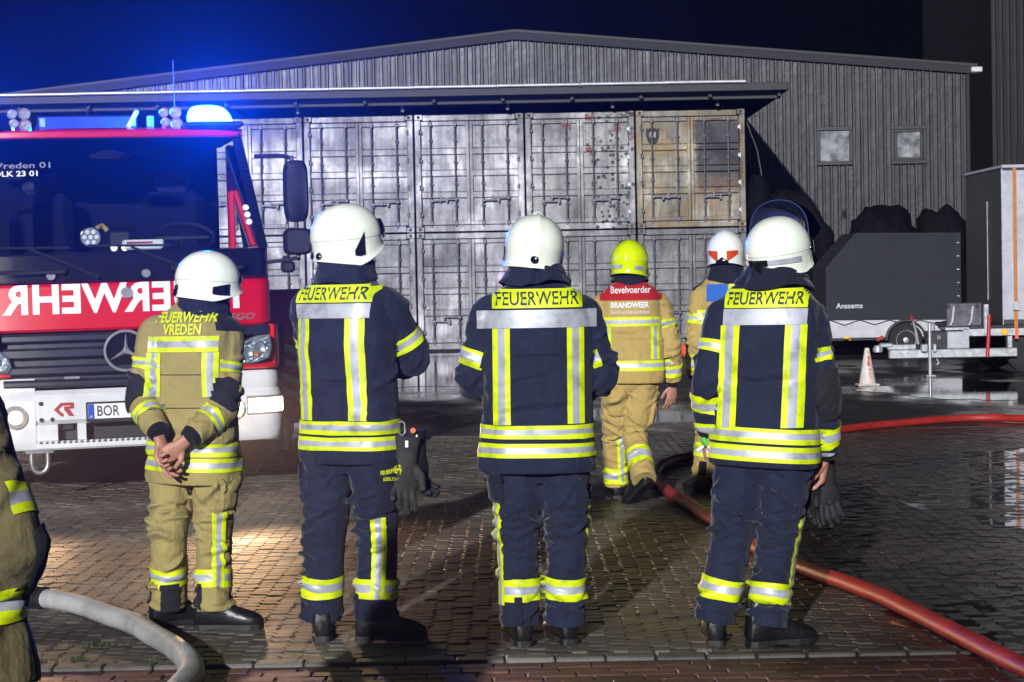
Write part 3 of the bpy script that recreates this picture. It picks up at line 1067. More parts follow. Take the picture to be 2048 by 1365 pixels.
# black panel below the windscreen
bp_ = sweep(MB(), plan(1.075, 1.7, .09, .14), slab(1.60, 1.83, .02, .05, -.006)).build('scuttle_panel', M_gloss, trk, smooth=True)
for x in (-.62, .62):
    MB().tube([(x - .26, .03, 1.70), (x - .24, -.03, 1.69), (x + .24, -.03, 1.69), (x + .26, .03, 1.70)], .016, 8).build('grab_handle', M_black, bp_, smooth=True)
for x in (-.48, .18):
    MB().lathe([(.03, -.02), (.035, .01)], (x, .0, 1.66), 'y', 16).build('wiper_cap', M_steel, bp_, smooth=True)
for x, x2 in ((-.15, -.62), (.55, .08)):
    w = MB().tube([(x, -.02, 1.64), (x - .12, -.03, 1.70), (x2, -.01, 1.86)], [.016, .013, .009], 8).build('wiper', M_black, bp_, smooth=True)
    MB().tube([(x2 - .3, .0, 1.875), (x2 + .28, -.005, 1.865)], .009, 6).build('wiper_blade', M_black, w)

# windscreen, pillars, roof
def ws_pt(u, v):
    """u -1..1 across, v 0..1 up"""
    wid = 1.035 * (1 - v) + .90 * v
    x = u * wid
    y = .03 + .27 * v + .085 * abs(u) ** 3
    return (x, y, 1.835 + (2.695 - 1.835) * v)
def grid(fn, nu, nv):
    vs = [fn(i / nu, j / nv) for i in range(nu + 1) for j in range(nv + 1)]
    fs = [(i * (nv + 1) + j, (i + 1) * (nv + 1) + j, (i + 1) * (nv + 1) + j + 1, i * (nv + 1) + j + 1) for i in range(nu) for j in range(nv)]
    return vs, fs
vs, fs = grid(lambda a, b: ws_pt(a * 2 - 1, b), 20, 6)
wsg = MB().add(vs, fs).build('windscreen', M_glass, trk, smooth=True, recalc=False)
vs, fs = text_w('en Vreden 01', .50, .045, bold=.01)
def on_ws(x, z):
    v = (z - 1.835) / .86
    wid = 1.035 * (1 - v) + .90 * v
    p = ws_pt(x / wid, v)
    return (p[0], p[1] - .006, p[2])
MB().add([on_ws(x - .70, z + 2.49) for x, z in vs], fs).build('windscreen_lettering', mat('grey_film', (.2, .21, .25), .5, var=0), wsg, recalc=False)
vs, fs = text_w('DLK 23 01', .30, .042, bold=.02)
MB().add([on_ws(x - .69, z + 2.428) for x, z in vs], fs).build('windscreen_callsign', M_dec, wsg, recalc=False)
for sx in (-1, 1):
    pts = [Vector(ws_pt(sx * 1.0, v)) for v in (0, .25, .5, .75, 1)]
    mb = MB()
    vs = []
    for p in pts:
        vs += [(p.x - sx * .045, p.y - .02, p.z), (p.x + sx * .03, p.y + .0, p.z), (p.x + sx * .045, p.y + .12, p.z), (p.x - sx * .02, p.y + .12, p.z)]
    fs = []
    for i in range(4):
        for k in range(4):
            fs.append((i * 4 + k, i * 4 + (k + 1) % 4, (i + 1) * 4 + (k + 1) % 4, (i + 1) * 4 + k))
    mb.add(vs, fs)
    ap = mb.build('pillar', M_gloss, trk, smooth=True)
    for z in (2.03, 2.085, 2.14):
        v = (z - 1.835) / .86
        p = ws_pt(sx * .97, v)
        MB().lathe([(.022, -.012), (.024, .0)], (p[0] - sx * .035, p[1] - .015, p[2]), 'y', 14).build('position_lamp', M_dec, ap)
    # door with window
    w = 1.075
    dr = MB().box((sx * (w - .02), .95, 1.42), (.05, 1.36, .85), .02).build('door', M_red, trk)
    mbp = MB()
    mbp.box((sx * (w - .11), 1.56, 2.27), (.05, .12, .86), .012)
    mbp.build('door_pillar', M_red if sx > 0 else M_gloss, trk)
    MB().add([(sx * 1.045, .40, 1.85), (sx * 1.045, 1.5, 1.85), (sx * .93, 1.5, 2.66), (sx * .93, .62, 2.66)], [(0, 1, 2, 3)]).build('side_window', M_glass, dr, recalc=False)
    MB().box((sx * (w + .015), 1.3, 1.62), (.03, .2, .05), .01).build('door_handle', M_black, dr)
# roof shell
def roofpt(a, b):
    x = (a * 2 - 1)
    e = abs(x) ** 4
    y = .26 + b * 1.5
    return (x * .955, y + .09 * abs(x) ** 3 * (1 - b), 2.72 + .085 * (1 - e) * min(1, .35 + b * 3) - .02 * (1 - b))
vs, fs = grid(roofpt, 20, 8)
roof = MB().add(vs, fs)
n0 = len(vs)
roof = roof.build('roof', M_red, trk, smooth=True, recalc=False)
sweep(MB(), [(-.93, .36), (-.7, .30), (-.4, .28), (0, .275), (.4, .28), (.7, .30), (.93, .36)], [(.0, 2.69), (.012, 2.70), (.012, 2.735), (-.01, 2.75), (-.06, 2.74), (-.06, 2.69), (0, 2.69)]).build('roof_lip', M_red, roof, smooth=True)
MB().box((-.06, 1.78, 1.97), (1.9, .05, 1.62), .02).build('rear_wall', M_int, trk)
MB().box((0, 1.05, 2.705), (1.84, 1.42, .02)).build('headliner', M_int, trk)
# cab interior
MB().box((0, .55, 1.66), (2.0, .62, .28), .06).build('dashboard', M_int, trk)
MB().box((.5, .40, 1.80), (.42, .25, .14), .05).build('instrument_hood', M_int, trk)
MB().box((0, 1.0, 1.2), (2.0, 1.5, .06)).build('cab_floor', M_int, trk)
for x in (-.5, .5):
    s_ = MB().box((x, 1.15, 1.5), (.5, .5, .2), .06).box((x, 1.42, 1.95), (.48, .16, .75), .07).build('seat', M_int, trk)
    MB().box((x, 1.42, 2.42), (.26, .1, .2), .04).build('headrest', mat('headrest_cloth', (.02, .022, .03), .9), s_)
sw = MB().tube([(.5 + .23 * math.cos(a), .62 + .09 * math.sin(a), 1.93 + .20 * math.sin(a) * .55) for a in [2 * PI * i / 24 for i in range(25)]], .016, 8, cap=False)
sw.tube([(.5, .66, 1.82), (.5, .62, 1.93)], .03, 8).box((.5, .62, 1.93), (.4, .03, .04), .01)
sw.build('steering_wheel', M_black, trk, smooth=True)
MB().lathe([(.13, 0), (.16, .03), (.04, .07)], (-.03, .34, 2.53), 'z', 20).build('interior_mirror', M_black, trk, smooth=True)
# things kept on the dashboard
hl = empty('hand_lamp', (0, 0, 0), 0, 'round handheld LED lamp lying behind the fire engine windscreen', 'lamp')
Wt = T((-2.88, 15.6, 0)) @ RZ(TA) @ RY(R(-.6))
hl.matrix_world = Wt @ T((-.19, .36, 1.945))
MB().lathe([(.03, .1), (.06, .06), (.083, .0), (.083, -.02), (.075, -.024)], (0, 0, 0), 'y', 24).build('housing', M_gloss, hl, smooth=True)
MB().lathe([(.074, -.022), (.072, -.027)], (0, 0, 0), 'y', 24).build('reflector', M_chrome, hl, smooth=True)
for k in range(7):
    a = k * PI / 3
    r_ = .045 if k else 0
    MB().lathe([(.018, -.026), (.013, -.034)], (r_ * math.cos(a), 0, r_ * math.sin(a)), 'y', 10).build('led_cell', M_dec, hl)
MB().tube([(.05, .02, .07), (.09, .06, .09), (.13, .06, .05)], .018, 8).build('grip', mat('yellow_grip', (.45, .36, .03), .5), hl, smooth=True)
ob = empty('first_aid_box', (0, 0, 0), 0, 'white box with red stripe lying on the fire engine dashboard', 'box')
ob.matrix_world = Wt @ T((.18, .36, 1.86)) @ RZ(.15)
MB().box((.02, 0, .02), (.30, .12, .075), .01).build('carton', M_dec, ob)
MB().box((-.02, -.0615, .035), (.2, .004, .014)).build('stripe', M_redlogo, ob)
rd = empty('radio_handset', (0, 0, 0), 0, 'dark radio unit with two small lit lamps on the dashboard', 'radio')
rd.matrix_world = Wt @ T((.0, .38, 1.90))
MB().box((.03, .06, .03), (.16, .05, .12), .012).build('screen_unit', M_black, rd)
for dx in (-.02, .06):
    MB().lathe([(.026, 0), (.02, -.02)], (dx, -.05, -.04), 'y', 14).build('small_lamp', mat('small_white_lamp', (.9, .9, .85), .3, var=0, emit=(1, .95, .8), estr=1.2), rd)

# mirrors
mr = MB().tube([(1.0, .22, 2.53), (1.17, .18, 2.53), (1.245, .16, 2.51), (1.27, .15, 2.44), (1.285, .14, 1.80), (1.27, .14, 1.745), (1.06, .18, 1.72)], .015, 8, smooth=4).build('mirror_arm', M_black, trk, smooth=True)
def mirror(zc, h, w, x):
    o = MB()
    n = 28
    out = []
    for i in range(n):
        a = 2 * PI * i / n
        c_, s_ = math.cos(a), math.sin(a)
        out.append((abs(c_) ** .5 * (1 if c_ > 0 else -1) * w / 2 + x, abs(s_) ** .42 * (1 if s_ > 0 else -1) * h / 2 + zc))
    vs = []
    for k, y in ((.82, .08), (1.0, .11), (1.0, .19), (.93, .2)):
        vs += [((a - x) * k + x, y, (b - zc) * k + zc) for a, b in out]
    fs = [(r * n + i, r * n + (i + 1) % n, (r + 1) * n + (i + 1) % n, (r + 1) * n + i) for r in range(3) for i in range(n)]
    fs += [tuple(range(n))[::-1], tuple(range(3 * n, 4 * n))]
    return o.add(vs, fs).build('mirror_housing', M_black, mr, smooth=True)
mirror(2.255, .47, .175, 1.285)
mirror(1.87, .205, .20, 1.285)
for z in (2.23, 1.9):
    MB().box((1.283, .13, z), (.055, .05, .075), .01).build('mirror_clamp', M_grille, mr)
MB().box((1.21, .15, 1.68), (.10, .08, .09), .02).box((1.2, .15, 1.735), (.05, .04, .06), .008).build('side_camera', M_black, mr)
ml = MB().tube([(-1.0, .22, 2.53), (-1.17, .18, 2.53), (-1.245, .16, 2.51), (-1.27, .15, 2.44), (-1.285, .14, 1.80), (-1.06, .18, 1.72)], .015, 8, smooth=4).build('mirror_arm', M_black, trk, smooth=True)
_mr = mr; mr = ml
mirror(2.255, .47, .175, -1.285)
mr = _mr

# roof beacons: base, blue dome, the lamp inside
def dome_mat(name, estr):
    m = bpy.data.materials.new(name)
    m.use_nodes = True
    nt = m.node_tree
    nt.nodes.remove(nt.nodes['Principled BSDF'])
    tr = nt.nodes.new('ShaderNodeBsdfTransparent'); tr.inputs[0].default_value = (.3, .65, 1, 1)
    em = nt.nodes.new('ShaderNodeEmission'); em.inputs[0].default_value = (.06, .75, 1, 1); em.inputs[1].default_value = estr
    ad = nt.nodes.new('ShaderNodeAddShader')
    nt.links.new(tr.outputs[0], ad.inputs[0]); nt.links.new(em.outputs[0], ad.inputs[1])
    nt.links.new(ad.outputs[0], nt.nodes['Material Output'].inputs[0])
    return m
for sx, x in ((1, .713), (-1, -1.03)):
    bs = MB().box((x, .43, 2.778), (.44, .40, .045), .015).build('beacon_base', M_grille, trk)  # base widened to block the lamp's downward light
    def dome(a, b):
        w = a * 2 * PI
        t_ = b * PI / 2
        k = math.cos(t_) ** .55
        return (x + .165 * math.cos(w) * k - sx * .035 * b, .44 + .11 * math.sin(w) * k, 2.802 + .135 * math.sin(t_))
    vs, fs = grid(dome, 28, 9)
    MB().add(vs, fs).build('beacon_dome', dome_mat('lit_blue_dome', 15.0 if sx > 0 else 2.0), bs, smooth=True, recalc=False)
    ld = bpy.data.lights.new('blue_beacon_lamp', 'POINT')
    ld.energy = 2200 if sx > 0 else 900
    ld.color = (.0, .09, 1.0)
    ld.shadow_soft_size = .03
    lo = bpy.data.objects.new('blue_beacon_lamp', ld)
    col.objects.link(lo)
    lo.parent = bs
    lo.location = (x, .44, 2.845)
# horn and lamp clusters on the roof
for cx in (-.655, .42):
    hc = MB().box((cx + .02, .52, 2.79), (.14, .08, .1), .02).build('horn_bracket', M_red, trk)
    for dx, dz, rr in ((-.045, .115, .036), (.04, .115, .045), (-.035, .045, .034), (.045, .03, .045)):
        MB().lathe([(rr * .25, .14), (rr * .5, .06), (rr, .0), (rr, -.008), (rr * .85, -.004), (rr * .3, .03)], (cx + dx, .42, 2.77 + dz), 'y', 20).build('horn', M_chrome, hc, smooth=True)
MB().box((.17, .75, 2.86), (.035, .1, .15), .006, M=T((.17, .75, 2.86)) @ RY(.5) @ T((-.17, -.75, -2.86))).build('roof_plate', M_white, trk)
MB().box((.30, .75, 2.84), (.05, .08, .10), .01).build('roof_bracket', M_steel, trk)
MB().tube([(.47, .6, 2.78), (.47, .6, 3.3)], .004, 6).build('aerial', M_black, trk)
# body behind the cab, ladder, chassis, wheels
body = MB().box((0, 5.2, 1.0), (2.5, 6.6, 1.05), .04).build('body', M_red, trk)
MB().box((1.29, 2.02, .93), (.54, .16, 1.14), .015).build('outrigger_box', M_red, body)
for k in range(4):
    z = .60 + k * .13
    MB().add([(1.37, 1.936, z), (1.555, 1.936, z - .06), (1.555, 1.936, z), (1.37, 1.936, z + .06)], [(0, 1, 2, 3)]).build('chevron_stripe', M_dec, body, recalc=False)
lad = MB().box((-.45, 5.2, 2.93), (.06, 6.6, .09), .01).build('ladder', M_steel, trk)
MB().box((.25, 5.2, 2.93), (.06, 6.6, .09), .01).build('ladder_rail', M_steel, lad)
MB().box((-.1, 1.93, 2.92), (.78, .05, .13), .012).build('ladder_head', M_grille, lad)
for k in range(14):
    MB().tube([(-.42, 2.1 + k * .45, 2.93), (.22, 2.1 + k * .45, 2.93)], .016, 6).build('rung', M_steel, lad)
MB().box((0, 4.5, 2.2), (1.0, 1.4, 1.4), .05).build('turntable', M_steel, trk)
for x in (-.4, .4):
    MB().box((x, 4.2, .62), (.09, 8.2, .22), .01).build('chassis_rail', M_black, trk)
MB().box((0, 1.2, .85), (1.5, 1.6, .5), .05).build('engine_sump', M_black, trk)
MB().tube([(-.9, 1.25, .45), (.9, 1.25, .45)], .06, 10).build('axle', M_black, trk)
for x in (-.96, .96):
    for y in (1.3, 5.6):
        wl = MB().lathe([(.25, -.13), (.36, -.145), (.42, -.11), (.44, -.05), (.44, .05), (.42, .11), (.36, .145), (.25, .13)], (x, y, .44), 'x', 32).build('wheel', M_tyre, trk, smooth=True)
        MB().lathe([(.05, -.11), (.22, -.09), (.255, -.135), (.255, .135), (.22, .09), (.05, .11)], (x, y, .44), 'x', 24).build('rim', M_steel, wl, smooth=True)
    MB().box((x * 1.04, 1.3, 1.02), (.30, 1.15, .08), .03).build('mudguard', M_black, trk)
og = MB().box((1.39, 2.02, .32), (.14, .12, .1), .012).build('outrigger', M_red, trk)
MB().tube([(1.39, 1.98, .10), (1.39, 1.98, .40)], .055, 14).build('jack_ram', M_steel, og, smooth=True)
MB().lathe([(.16, .0), (.2, .01), (.2, .075), (.15, .085), (.06, .13)], (1.39, 1.98, .002), 'z', 28).build('foot_plate', mat('worn_foot_plate', (.12, .10, .07), .6, .3, var=.4), og, smooth=True)

# the lit lamps of the bumper throw warm light across the paving
for x, e in ((.757, 400), (-.757, 190)):
    ld = bpy.data.lights.new('fog_lamp_beam', 'SPOT')
    ld.energy = e
    ld.color = (1.0, .62, .32)
    ld.spot_size = R(27)
    ld.spot_blend = .8
    ld.shadow_soft_size = .05
    lo = bpy.data.objects.new('fog_lamp_beam', ld)
    col.objects.link(lo)
    lo.parent = trk
    lo.location = (x, -.07, .625)
    lo.rotation_euler = (R(86.5), 0, R(180 + 8))
    lo.scale = (3.4, 1, 1)
# ================================================================== TRAILERS, CONE, DEBRIS, HOSES
M_tarp = mat('dark_tarpaulin', (.020, .021, .026), .7, var=.25, scale=3, spec=.2, bump=.006, bscale=5)
M_board = mat('white_board', (.42, .42, .43), .5, var=.12, scale=4, dirt=.3)
M_galv = mat('galvanised', (.42, .43, .44), .42, .55, var=.3, scale=14)
M_rope = mat('tarp_cord', (.03, .03, .03), .8)
M_print = mat('white_print', (.5, .5, .52), .6, var=.1)
M_yref = mat('yellow_reflector', (.75, .45, .02), .3, var=.1)
M_oref = mat('orange_reflector', (.7, .12, .03), .3, var=.1)
M_alu = mat('brushed_aluminium', (.50, .51, .53), .28, .3, var=.12, scale=3, bump=.004, bscale=3)

t1 = empty('tarp_trailer', (5.68, 37.9, 0), 0, 'small white trailer with sloped dark grey tarpaulin cover beside the burnt wall', 'trailer')
W1, L1 = 1.65, 2.44
poly = [(0, .70), (L1, .66), (L1, 2.23), (.55, 2.26), (0, 1.64)]
MB().prism(poly, 'y', 0, W1).build('tarpaulin', M_tarp, t1)
MB().box((L1 / 2, W1 / 2, .525), (L1 + .02, W1 - .03, .33), .015).build('side_board', M_board, t1)
MB().box((L1 / 2, W1 / 2, .345), (L1 - .05, W1 - .2, .05)).build('chassis', M_black, t1)
cord = []
for i in range(9):
    cord.append((.06 + i * .27, -.012, .70 - .005 * i if i % 2 == 0 else .60))
MB().tube(cord, .008, 5).build('lashing_cord', M_rope, t1)
flat_text('maker_lettering', 'Anssems', .48, .10, T((.42, -.004, .95)), M_print, t1, bold=.015)
mb = MB()
MB().box((.36, .0, .375), (.09, .03, .045), .006).build('side_reflector', M_yref, t1)
MB().box((.42, .0, .335), (.045, .02, .03), .004).build('side_marker', M_oref, t1)
for i in range(6):
    MB().box((L1 - .05, -.006, 2.05 - i * .24), (.05, .012, .02), .003).build('tarp_eyelet', M_galv, t1)
mbx = 1.42
wl = MB().lathe([(.17, -.08), (.26, -.09), (.305, -.06), (.31, 0), (.305, .06), (.26, .09), (.17, .08)], (mbx, -.02, .31), 'y', 28).build('wheel', M_tyre, t1, smooth=True)
MB().lathe([(.04, -.085), (.06, -.075), (.12, -.055), (.16, -.075), (.185, -.088), (.185, .08)], (mbx, -.02, .31), 'y', 28).build('rim', M_galv, wl, smooth=True)
for k in range(10):
    a = k * PI / 5
    MB().lathe([(.014, -.079), (.014, -.073)], (mbx + .135 * math.cos(a), -.02, .31 + .135 * math.sin(a)), 'y', 8).build('rim_hole', M_black, wl)
arc = [(mbx + .37 * math.cos(a), .31 + .37 * math.sin(a)) for a in [PI * (i / 14) for i in range(15)]]
arc2 = [(mbx + .345 * math.cos(a), .31 + .345 * math.sin(a)) for a in [PI * (i / 14) for i in range(15)]]
MB().prism(arc + arc2[::-1], 'y', -.13, .14).build('mudguard', M_black, t1)

t2 = empty('flatbed_trailer', (5.4, 31, 0), 0, 'galvanised trailer with long drawbar, jack leg and tool box', 'trailer')
def bx(name, x0, x1, z0, z1, y0, y1, m, bev=.006, par=t2):
    return MB().box(((x0 + x1) / 2 - 5.4, (y0 + y1) / 2, (z0 + z1) / 2), (x1 - x0, y1 - y0, z1 - z0), bev).build(name, m, par)
bx('drawbar', 5.56, 7.45, .27, .40, -.06, .06, M_galv, .012)
bx('deck_beam', 6.73, 11.2, .58, .69, -.04, .05, M_galv)
bx('deck', 6.75, 11.2, .692, .74, -.02, 2.5, M_black)
bx('cross_beam', 7.4, 11.0, .40, .57, .2, .5, M_black)
bx('rear_beam', 6.73, 11.2, .58, .69, 2.42, 2.5, M_galv)
for x0 in (6.66, 7.32):
    bx('upright', x0, x0 + .07, .40, .70, .0, .07, M_galv)
jk = MB().tube([(.75, -.10, .0), (.75, -.10, .79)], .027, 14).build('jack_leg', M_galv, t2, smooth=True)
MB().box((.75, -.10, .012), (.14, .14, .02), .004).build('jack_foot', M_galv, jk)
MB().box((.67, -.08, .42), (.10, .10, .12), .015).build('jack_clamp', M_galv, jk)
MB().box((.82, -.08, .42), (.05, .08, .12), .01).build('jack_clamp', M_galv, jk)
MB().tube([(.86, -.06, .26), (.885, -.06, .2), (.86, -.06, .165), (.845, -.06, .19)], .01, 6).build('hook', M_galv, jk)
cpl = MB().lathe([(.03, -.06), (.07, -.05), (.075, .0), (.05, .05)], (0, 0, .42), 'z', 18).box((.12, 0, .47), (.2, .1, .07), .02).build('coupling', M_galv, t2, smooth=True)
MB().box((.03, -.02, .57), (.12, .05, .05), .015, M=T((.03, 0, .57)) @ RY(-.5) @ T((-.03, 0, -.57))).build('coupling_handle', M_redlogo, cpl)
MB().box((.35, 0, .44), (.42, .07, .08), .012).build('overrun_housing', M_galv, t2)
hb = MB().tube([(.60, .0, .48), (.56, -.02, .68), (.52, -.03, .82)], [.022, .02, .016], 8).build('handbrake_lever', M_galv, t2, smooth=True)
MB().tube([(.52, -.03, .82), (.49, -.03, .90)], .02, 8).build('lever_grip', M_redlogo, hb)
tb = bx('tool_box', 6.42, 6.745, .405, .655, -.05, .45, M_alu, .01)
mbd = MB()
for i in range(7):
    for j in range(5):
        x = -.145 + i * .048
        z = -.1 + j * .05
        mbd.box((x, -.001, z), (.032, .004, .009), .002, M=T((x, 0, z)) @ RY(.78 if (i + j) % 2 else -.78) @ T((-x, 0, -z)))
mbd.build('tread_pattern', M_alu, tb, M=T((6.5825 - 5.4, -.05, .53)))
tag(tb.children[0], kind='stuff')
bx('battery_box', 6.17, 6.415, .405, .66, .0, .4, M_black)
MB().box((.89, -.004, .57), (.012, .006, .06), .002).box((.92, -.004, .57), (.012, .006, .06), .002).build('latch', M_galv, t2)
wf = bx('winch_shield', 6.45, 6.97, .72, 1.07, .12, .16, mat('worn_dark_plate', (.10, .10, .115), .4, .4, var=.5, scale=7), .01)
for x in (6.52, 6.80):
    MB().tube([(x - 5.4 + .03, .08, 1.02), (x - 5.4, .06, .80), (x - 5.4 - .04, .05, .74)], .016, 8).build('rack_post', M_board, wf, smooth=True)
for x in (6.47, 6.90):
    MB().lathe([(.03, -.02), (.03, .02)], (x - 5.4, .1, 1.03), 'y', 12).build('buffer', M_black, wf)
bx('stake', 6.965, 7.035, .60, 1.05, -.05, .03, M_galv)
bx('winch_floor', 6.40, 6.96, .672, .715, .0, .4, M_galv)
MB().tube([(1.64, -.05, .90), (1.63, -.06, .70), (1.60, -.08, .27)], .030, 10).build('red_strut', M_redlogo, t2, smooth=True)
MB().lathe([(.05, -.012), (.042, -.02)], (7.26 - 5.4, -.05, .635), 'y', 20).build('round_reflector', M_yref, t2, smooth=True)
MB().tube([(7.34 - 5.4, .2, .76), (8.2 - 5.4, .2, .76)], .045, 10).build('yellow_tube', M_yref, t2, smooth=True)
for y in (.18, 2.3):
    wl = MB().lathe([(.17, -.09), (.27, -.1), (.33, -.06), (.335, 0), (.33, .06), (.27, .1), (.17, .09)], (7.66 - 5.4, y, .335), 'y', 28).build('wheel', M_tyre, t2, smooth=True)
    MB().lathe([(.05, -.06), (.18, -.08), (.18, .08), (.05, .06)], (7.66 - 5.4, y, .335), 'y', 20).build('rim', M_galv, wl, smooth=True)
ca = empty('metal_cabinet', (7.26, 31.0, .742), 0, 'tall aluminium box strapped upright on the flatbed trailer', 'box')
MB().box((1.6, 1.25, 1.15), (3.19, 2.5, 2.32), .015).build('case', mat('shaded_end_panel', (.03, .031, .034), .5, .1, var=.15, scale=2), ca)  # end face turned from the light: its shade put into the dark colour
MB().box((1.6, -.012, 1.17), (3.19, .02, 2.2), .006).build('side_panel', M_alu, ca)
MB().box((-.003, -.006, 1.15), (.02, .03, 2.3), .004).build('edge_trim', M_galv, ca)
MB().box((-.006, .95, 1.1), (.012, .02, 1.5), .003).build('panel_seam', M_galv, ca)
MB().box((1.6, 1.23, 2.33), (3.22, 2.55, .05), .01).build('lid', M_alu, ca)
stp = empty('lashing_strap', (7.44, 31.0, .6), 0, 'orange ratchet strap running down the aluminium box on the trailer', 'strap')
M_strap = mat('orange_webbing', (.42, .15, .03), .7, var=.2, scale=20)
MB().box((0, -.032, 1.22), (.055, .006, 2.5), .001).build('webbing', M_strap, stp)
MB().box((0, -.07, .02), (.05, .006, .16), .001, M=RX(.15)).build('webbing_end', mat('red_webbing', (.7, .12, .06), .7), stp)
MB().box((0, -.045, .42), (.085, .03, .13), .006).box((0, -.07, .36), (.10, .03, .02), .004).build('ratchet', M_galv, stp)

# traffic cone with faded red lettering
cn = empty('traffic_cone', (4.86, 28.75, 0), 0, 'faded white traffic cone with red lettering standing on the wet asphalt', 'traffic cone')
M_cone = mat('faded_cone', (.58, .52, .45), .6, var=.2, scale=9, dirt=.3)
MB().lathe([(.118, .03), (.112, .06), (.032, .515), (.024, .52)], (0, 0, 0), 'z', 28).build('cone_body', M_cone, cn, smooth=True)
MB().box((0, 0, .016), (.30, .30, .03), .012).build('cone_base', M_cone, cn)
r_ = random.Random(5)
M_cpr = mat('red_cone_print', (.6, .05, .02), .6)
for h0, h1, a0, wd in ((.45, .47, .02, .012), (.34, .41, .05, .022), (.27, .335, .10, .026), (.215, .24, .16, .018), (.11, .195, .16, .010)):
    g = []
    n_ = 6
    for i in range(n_ + 1):
        h = h0 + (h1 - h0) * i / n_
        rr = .114 - (h - .06) / .455 * .08 + .003
        c0 = -PI / 2 + .1 + a0 + r_.uniform(-.12, .12)
        for sg in (-1, 1):
            a_ = c0 + sg * wd * r_.uniform(.35, 1) / rr
            g.append((rr * math.cos(a_), rr * math.sin(a_), h))
    MB().add(g, [(2 * i, 2 * i + 1, 2 * i + 3, 2 * i + 2) for i in range(n_)]).build('red_paint_mark', M_cpr, cn, recalc=False)

# charred remains against the wall
M_char = mat('charred', (.003, .003, .0035), .85, spec=.12, var=.7, scale=6, bump=.03, bscale=9)
def lump(loc, size, seed, label, sub=4, amp=.45, group='charred heaps against the warehouse wall', tall=True):
    bm = bmesh.new()
    bmesh.ops.create_icosphere(bm, subdivisions=sub, radius=1)
    for v in bm.verts:
        p = v.co.copy()
        d = noise.fractal(p * 1.5 + Vector((seed, seed * 2, 0)), .9, 2.1, 5)
        d2 = noise.fractal(p * 5 + Vector((seed, 0, 0)), .9, 2, 3)
        d3 = noise.fractal(p * 13 + Vector((0, seed, 0)), .8, 2, 3)
        k = 1 + amp * .6 * d + .16 * d2 + .07 * d3
        if tall:
            h_ = math.hypot(p.x, p.y)
            zz = (abs(p.z) ** .45) * (1 if p.z > 0 else 0)
            rr = (1 - max(0, p.z) ** 2.6 * .55) / max(h_, .35)
            rr = min(rr, 1.6)
            v.co = Vector((p.x * rr * k * size[0], p.y * rr * k * size[1], zz * size[2] * (.72 + .28 * k)))
        else:
            v.co = Vector((p.x * k * size[0], p.y * k * size[1], max(0, p.z * k * size[2])))
    me = bpy.data.meshes.new('charred_heap')
    bm.to_mesh(me); bm.free()
    me.materials.append(M_char)
    me.polygons.foreach_set('use_smooth', [True] * len(me.polygons))
    o = link('charred_heap', me)
    o.location = loc
    return tag(o, label, 'debris', group)
lump((8.2, 46.5, 0), (.95, .8, 2.9), 1.7, 'black charred mound rising behind the sloped tarpaulin trailer')
lump((9.65, 47.0, 0), (.62, .8, 2.95), 4.9, 'rounded charred lump against the wall between trailer and aluminium box')
lump((10.6, 48.0, 0), (.5, .8, 2.7), 9.2, 'narrow charred lump at the warehouse corner beside the aluminium box')
lump((6.6, 47.5, 0), (.85, .9, 2.0), 12.4, 'low charred mound beneath the burnt arch beside the containers')
ar = empty('burnt_arch', (0, 0, 0), 0, 'black burnt tarpaulin arch hanging beside the right end of the containers', 'debris')
mb = MB()
mb.tube([(5.62, 47, 0), (5.60, 47, 1.2), (5.55, 47, 2.4), (5.56, 47, 3.3), (5.60, 47, 3.75)], [.42, .35, .30, .30, .12], 14, smooth=6)
mb.tube([(5.7, 47, 2.9), (6.1, 47, 3.1), (6.5, 47, 3.12), (6.8, 47, 2.75), (7.0, 47, 2.2), (7.1, 47, 1.2), (7.15, 47, 0)], [.30, .24, .20, .20, .24, .3, .35], 14, smooth=6)
vs = []
for p in mb.v:
    q = Vector(p)
    n_ = noise.noise_vector(q * 3.1) * .12 + noise.noise_vector(q * 9) * .035
    vs.append(tuple(q + n_))
mb.v = vs
mb.build('burnt_sheet', M_char, ar, smooth=True, angle=0)
MB().tube([(5.30, 46.9, 5.0), (5.55, 46.9, 4.3), (5.66, 46.9, 3.6)], .02, 6).build('hanging_cable', M_black, ar)
# added heap, its orange-red colour imitates a glow at the foot of the containers
ht = lump((3.75, 40.6, 0), (.62, .35, .34), 3.3, 'added low orange-red heap imitating a glow on the ground in front of the bottom containers', 3, .25, None, False)
ht.data.materials.clear()
ht.data.materials.append(mat('orange_red_glow', (.62, .10, .04), .6, var=.4, scale=5))
ht.name = 'glow_heap'
ht['category'] = 'glow heap'

